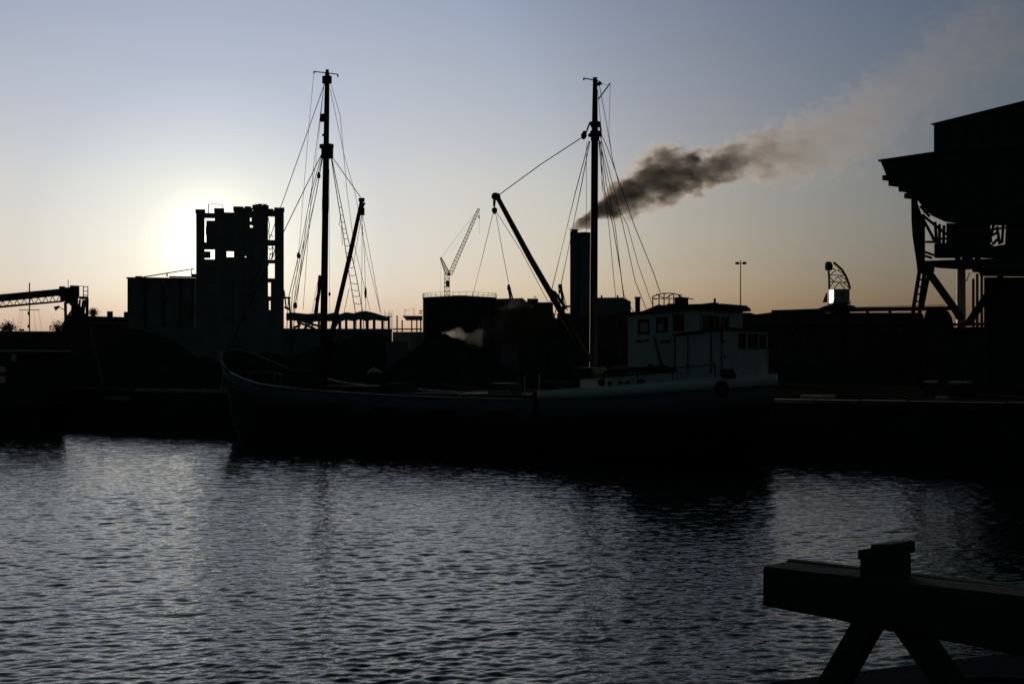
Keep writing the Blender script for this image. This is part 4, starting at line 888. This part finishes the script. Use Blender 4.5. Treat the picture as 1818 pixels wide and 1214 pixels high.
for vv in (-.9, .9): MB().tube([(2.1, vv - .2, zr(2) - .35), (2.1, vv + .2, zr(2) - .35)], .25, 12).build('windlass_drum', 'trim', r)
m = MB(); f.rod(m, [(487, 680), (487, 662), (500, 664), (500, 686)], .035, -1.2); m.build('ladder_hoop', 'pale', r)
m = MB(); p = f.at(665, 660, 0); m.tube([p + Vector((-.4, 0, -.05)), p + Vector((.0, -.1, .07)), p + Vector((.45, 0, -.03))], [.05, .13, .06], 6); m.build('furled_cover', 'pale', r)
for x, y, c_ in [(545, 655, 'canvas'), (700, 680, 'canvas'), (893, 680, 'canvas'), (1045, 652, 'canvas')]:
    p = f.at(x, y, -.6); zz = zr(p.x) - .8; MB().box((p.x - .5, -1.1, zz), (p.x + .5, .2, max(zz + .5, p.z))).build('deck_locker', c_, r, bevel=.08)
m = MB()
for x in (931, 957): f.rod(m, [(x, 700), (x, 666)], .035, -1.6)
f.rod(m, [(931, 666), (937, 665)], .035, -1.6); m.build('gangway_stanchion', 'pale', r)
# tyre fenders hung on the white bulwark
def tyre(x, y, rad, label):
    p = f.at(x, y, -B - .12); e = SH; w_ = shw(p.x, -B - .17, p.z)
    m = MB(); n1, n2 = 24, 8; vs = []; fs = []
    for i in range(n1):
        for j in range(n2):
            a = 2 * math.pi * i / n1; b_ = 2 * math.pi * j / n2; q = rad * .60 + rad * .40 * math.cos(b_); vs.append((q * math.cos(a), rad * .3 * math.sin(b_), q * math.sin(a)))
    for i in range(n1):
        for j in range(n2): fs.append((i * n2 + j, ((i + 1) % n1) * n2 + j, ((i + 1) % n1) * n2 + (j + 1) % n2, i * n2 + (j + 1) % n2))
    o = m.add(vs, fs).build('tyre_fender', 'rubber', smooth=True); o.location = w_; o.rotation_euler = (0, 0, SH.yaw); tag(o, label, 'tyre')
    MB().tube([(0, 0, rad * .9), (0, .06, rad * 1.5)], .015, 5).build('lanyard', 'rope', o)
tyre(1282, 691, .33, 'black tyre hung as a fender over the white bulwark aft')

# ------------------------------------------------------------------ wooden barrier on the near quay
f = Frame(1355, 5.6, math.atan2(-.73, .764)); r = f.root('timber_barrier', 'heavy tarred timber barrier with crossed legs and capped post on the near quay', 'barrier')
m = MB(); rr = random.Random(3); n = 26; vs = []; fs = []
ztop = f.at(1355, 1005, 0).z; zb_ = f.at(1355, 1076, 0).z
L_ = 2.3
for i in range(n + 1):
    u = L_ * i / n; zt_ = ztop + rr.uniform(-.0015, .0015); zl_ = zb_ - .045 * u + rr.uniform(-.0015, .0015); c_ = .012 + rr.uniform(-.003, .003)
    vs += [(u, c_, zt_), (u, 0, zt_ - c_), (u, 0, zl_ + c_), (u, c_, zl_), (u, .17, zl_), (u, .18, zt_)]
for i in range(n):
    for k in range(6): fs.append((i * 6 + k, i * 6 + (k + 1) % 6, (i + 1) * 6 + (k + 1) % 6, (i + 1) * 6 + k))
fs += [(0, 1, 2, 3, 4, 5), tuple(n * 6 + k for k in range(6))]
MB().add(vs, fs).build('beam', 'wood', r)
a = f.at(1383, 1000, .22); q = f.at(1560, 1012, .22)
m = MB(); m.tube([(a.x, .26, a.z - .055), (a.x + .03, .26, a.z - .048), (L_, .26, a.z - .06)], [.045, .068, .07], 10); m.build('rear_rail', 'wood', r)
def tilted(pts, v0, v1, name, bevel=.006): 
    P = [f.at(x, y, v0) for x, y in pts]; return MB().prism([(p.x, p.z) for p in P], v0, v1).build(name, 'wood', r, bevel=bevel)
tilted([(1526, 1035), (1526, 990), (1589, 987), (1589, 1035)], .03, .155, 'post')
tilted([(1523, 993), (1523, 976.5), (1534, 975), (1546, 972), (1546, 966.5), (1586, 965), (1591, 969), (1591, 985), (1588, 986), (1588, 987), (1526, 992)], .02, .165, 'post_cap', .008)
tilted([(1510, 1104), (1558, 1110), (1499, 1214), (1400, 1390), (1350, 1390), (1447, 1214)], .02, .10, 'leg')
tilted([(1576, 1108), (1634, 1118), (1700, 1214), (1818, 1400), (1770, 1400), (1652, 1214)], .06, .14, 'leg')
tilted([(1536, 1096), (1600, 1104), (1583, 1122), (1551, 1114)], -.01, .15, 'knee_block')
for x, y in [(1530, 1092), (1610, 1100), (1545, 1045), (1575, 1048)]:
    p = f.at(x, y, -.004); MB().tube([(p.x, -.012, p.z), (p.x, .01, p.z)], .011, 6).build('bolt', 'steel', r)
# rope lying on the near quay
P = []
for i in range(15):
    a = i / 14 * math.pi * 1.1; x = 1765 + 75 * math.cos(a + .1); y = 1214 - 12 * math.sin(a); d = Vector(((x - CX) / F, 1, (HY - y) / F)); t_ = (GZ + .012 - EYE) / d.z; P.append(Vector((0, 0, EYE)) + d * t_)
o = MB().tube(P, .013, 6).build('mooring_rope', 'rope'); tag(o, 'thin dark rope curving over the near quay at the bottom right corner', 'rope')

# ------------------------------------------------------------------ smoke
def plume(name, label, px0, D, tab, col, aniso, freq, seed, gain=1.0, fat=1.0):
    """tab: (px, py, radius px, optical depth) along the plume; the density fades out inside a closed sleeve"""
    f = Frame(px0, D); P = []
    for x, y, rp, tau in tab:
        p = f.at(x, y, 0); rm = rp * fat / F * D; P.append((p.x, p.z, rm, tau / (1.5 * rm)))
    x0, x1 = P[0][0], P[-1][0]; ZM = max(p[1] for p in P) * 1.1; RM = max(p[2] for p in P) * 1.1; DM = max(p[3] for p in P) * 1.05
    m = MB(); K = 1.6
    o = MB().tube([Vector((P[0][0] - .02, 0, P[0][1]))] + [Vector((p[0], 0, p[1])) for p in P[1:]], [p[2] * K for p in P], 16)
    mt = bpy.data.materials.new(name); mt.use_nodes = True; n = mt.node_tree.nodes; l = mt.node_tree.links; n.clear()
    def N_(t, op=None, **k):
        q = n.new(t)
        if op: q.operation = op
        for a, b_ in k.items(): q.inputs[int(a[1:])].default_value = b_
        return q
    tc = N_('ShaderNodeTexCoord'); sp = N_('ShaderNodeSeparateXYZ'); l.new(tc.outputs['Object'], sp.inputs[0])
    mr = N_('ShaderNodeMapRange', i1=x0, i2=x1); l.new(sp.outputs[0], mr.inputs[0])
    cr = N_('ShaderNodeValToRGB'); l.new(mr.outputs[0], cr.inputs[0])
    e = cr.color_ramp.elements
    while len(e) > 1: e.remove(e[-1])
    for i, (x, z, rm, de) in enumerate(P):
        q = e[0] if i == 0 else e.new((x - x0) / (x1 - x0)); q.position = (x - x0) / (x1 - x0); q.color = (z / ZM, rm / RM, de / DM, 1)
    sc = N_('ShaderNodeSeparateColor'); l.new(cr.outputs[0], sc.inputs[0])
    no = N_('ShaderNodeTexNoise'); no.inputs['Scale'].default_value = freq; no.inputs['Detail'].default_value = 6; no.inputs['Roughness'].default_value = .60
    mp = N_('ShaderNodeMapping'); mp.inputs['Location'].default_value = (seed, seed * 2, 0); mp.inputs['Scale'].default_value = (.8, 1, 1.1); l.new(tc.outputs['Object'], mp.inputs[0]); l.new(mp.outputs[0], no.inputs[0])
    cz = N_('ShaderNodeMath', 'MULTIPLY', i1=ZM); l.new(sc.outputs[0], cz.inputs[0])
    dz = N_('ShaderNodeMath', 'SUBTRACT'); l.new(sp.outputs[2], dz.inputs[0]); l.new(cz.outputs[0], dz.inputs[1])
    cb = N_('ShaderNodeCombineXYZ'); l.new(sp.outputs[1], cb.inputs[1]); l.new(dz.outputs[0], cb.inputs[2])
    ln = N_('ShaderNodeVectorMath', 'LENGTH'); l.new(cb.outputs[0], ln.inputs[0])
    rd = N_('ShaderNodeMath', 'MULTIPLY', i1=RM); l.new(sc.outputs[1], rd.inputs[0])
    q = N_('ShaderNodeMath', 'DIVIDE'); l.new(ln.outputs['Value'], q.inputs[0]); l.new(rd.outputs[0], q.inputs[1])
    nn = N_('ShaderNodeMath', 'MULTIPLY_ADD', i1=3.4, i2=-1.7); l.new(no.outputs[0], nn.inputs[0])
    q2 = N_('ShaderNodeMath', 'ADD'); l.new(q.outputs[0], q2.inputs[0]); l.new(nn.outputs[0], q2.inputs[1])
    ms = N_('ShaderNodeMapRange', i1=1.0, i2=.62, i3=0.0, i4=1.0); ms.interpolation_type = 'SMOOTHSTEP'; l.new(q2.outputs[0], ms.inputs[0])
    de = N_('ShaderNodeMath', 'MULTIPLY'); l.new(ms.outputs[0], de.inputs[0]); l.new(sc.outputs[2], de.inputs[1])
    d2 = N_('ShaderNodeMath', 'MULTIPLY', i1=DM * gain); l.new(de.outputs[0], d2.inputs[0])
    pv = N_('ShaderNodeVolumePrincipled'); pv.inputs['Color'].default_value = (*col, 1); pv.inputs['Anisotropy'].default_value = aniso
    l.new(d2.outputs[0], pv.inputs['Density']); ou = N_('ShaderNodeOutputMaterial'); l.new(pv.outputs[0], ou.inputs['Volume'])
    mt.cycles.volume_step_rate = .12
    ob = o.build(name, mt); ob.location = f.o; ob.rotation_euler = (0, 0, f.yaw); tag(ob, label, 'smoke', kind='stuff')
plume('smoke_plume', 'dark brown smoke drifting from the two chimneys up to the right', 1030, 300,
      [(1014, 412, 7, 1.2), (1030, 398, 12, 2.0), (1050, 384, 18, 2.6), (1080, 364, 27, 3.0), (1115, 343, 36, 3.0), (1150, 322, 44, 3.0), (1185, 312, 44, 3.0), (1225, 308, 36, 2.8), (1265, 300, 29, 2.2), (1310, 284, 33, 1.3), (1360, 276, 40, .9),
       (1430, 266, 54, .55), (1500, 240, 64, .36), (1590, 180, 74, .17), (1690, 105, 85, .11), (1820, 20, 105, .09)], (.74, .66, .63), .5, .31, 3, 1.4, 1.2)
plume('steam_wisp', 'small pale wisp of steam in front of the round tank', 850, 240,
      [(783, 594, 4, .16), (795, 592, 7, .3), (812, 592, 10, .2), (835, 600, 15, .05), (860, 596, 22, .06), (885, 578, 26, .07), (905, 555, 26, .04), (925, 528, 26, .012)], (.9, .88, .82), .5, .5, 9, .55)
